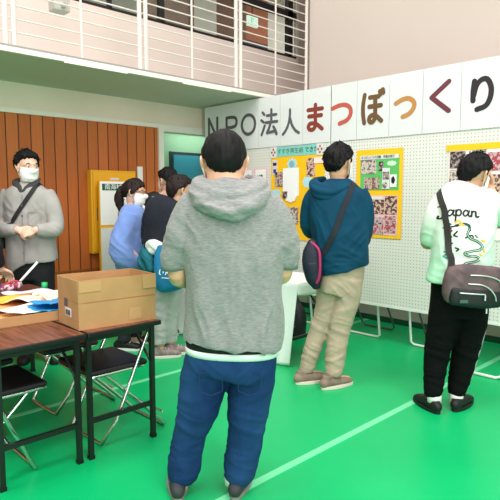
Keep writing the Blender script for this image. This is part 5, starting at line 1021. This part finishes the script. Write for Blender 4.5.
# bag of the grey-shirt man
o = sling('shoulder_bag', gs_b, 'dark green shoulder bag at the hip of the pale grey shirt', 'bag')
sb = MB().add(tube([(-.275, .0, .99), (-.285, .0, 1.06), (-.275, .0, 1.13)], [(.075, .05), (.09, .06), (.07, .045)], n=20, ref=(1, 0, 0), p=2.8)); link('body', union(sb, .007, 3, noise=(.003, 12)), mat('dark_green_nylon', (22, 52, 44), .6), o)
MB().add(tube([(-.345, -.055, 1.075), (-.28, -.066, 1.085), (-.22, -.05, 1.08)], .003, n=6)).build('zip', M_blackp, o, smooth=True)
surf_strap(o, gs_sh, [(.085, .08, 1.48), (.09, .02, 1.50), (.085, -.08, 1.45), (.045, -.12, 1.38), (-.03, -.15, 1.27), (-.10, -.14, 1.17), (-.17, -.10, 1.10), (-.21, -.05, 1.08)], mat('black_webbing', (28, 28, 30), .7), .018, .004)
surf_strap(o, gs_sh, [(-.2, .05, 1.08), (-.1, .13, 1.18), (0, .13, 1.32), (.085, .08, 1.48)], mat('black_webbing', (28, 28, 30), .7), .018, .004)
# blue tote and jacket carried by the man in navy
o = sling('tote_bag', navy_b, 'blue cloth tote bag with small white print hanging beside the hooded man\'s elbow', 'bag', .07)
mb = MB().add(tube([(-.005, -.19, .98), (-.01, -.20, .88), (-.01, -.20, .75), (-.005, -.19, .66), (.0, -.19, .635)], [(.13, .022), (.15, .04), (.155, .05), (.14, .045), (.11, .02)], n=24, ref=(1, 0, 0), p=3)); tb = union(mb, .007, 3, [(-.05, -.24, .85, .14, .006, .09, .9, 0, .4)], (.004, 9)); to = link('body', tb, mat('blue_tote_cloth', (20, 122, 168), .8, c2=(16, 108, 152), nscale=8), o)
bvt = BVHTree.FromPolygons([v.co.copy() for v in tb.vertices], [tuple(p.vertices) for p in tb.polygons])
def tfront(u, v):
    h = bvt.ray_cast(Vector((u, -1, v)), Vector((0, 1, 0))); p = h[0] if h[0] else Vector((u, -.25, v)); return (p.x, p.y-.001, p.z), (0, -1, 0)
strokes('lettering', [[(-.105, .80), (-.11, .77), (-.10, .76)], [(-.08, .80), (-.078, .775)], [(-.06, .76), (-.048, .80), (-.036, .76)], [(-.056, .775), (-.04, .775)], [(-.09, .735), (-.03, .73)]], M_paper2, to, .006, .001, tfront)
for y in (-.20, -.17): MB().add(tube([(-.07, y, .97), (-.12, y*.5, 1.02), (-.16, y*.2+.06, 1.055), (-.1, y*.4, 1.02), (.05, y, .97)], [(.004, .012)]*5, n=8, ref=(1, 0, 0))).build('handle', mat('blue_tote_cloth', (20, 122, 168)), o, smooth=True)
o = sling('folded_jacket', navy_b, 'teal and white jacket draped over the arm above the blue tote', 'jacket', .07)
mb = MB().add(tube([(-.27, -.02, .90), (-.255, -.06, .83), (-.225, -.09, .78)], [.06, .07, .05], n=18)).add(tube([(-.26, -.0, .94), (-.23, -.10, .89), (-.2, -.15, .80)], [.05, .06, .035], n=18)); link('teal_body', union(mb, .007, 3, [(-.25, -.1, .86, .1, .008, .06, .7, 0, .7)], (.005, 12)), mat('deep_teal_cloth', (16, 104, 118), .8), o)
mb = MB().add(tube([(-.235, -.03, .985), (-.17, -.12, .985), (-.08, -.17, .955)], [(.045, .05), (.055, .06), (.04, .03)], n=18)).add(ellipsoid((-.15, -.13, .955), (.075, .05, .045))); link('white_panel', union(mb, .007, 3, [(-.15, -.15, .96, .1, .006, .05, .6, 0, .8)], (.004, 12)), mat('mint_white_cloth', (222, 236, 228), .8), o)
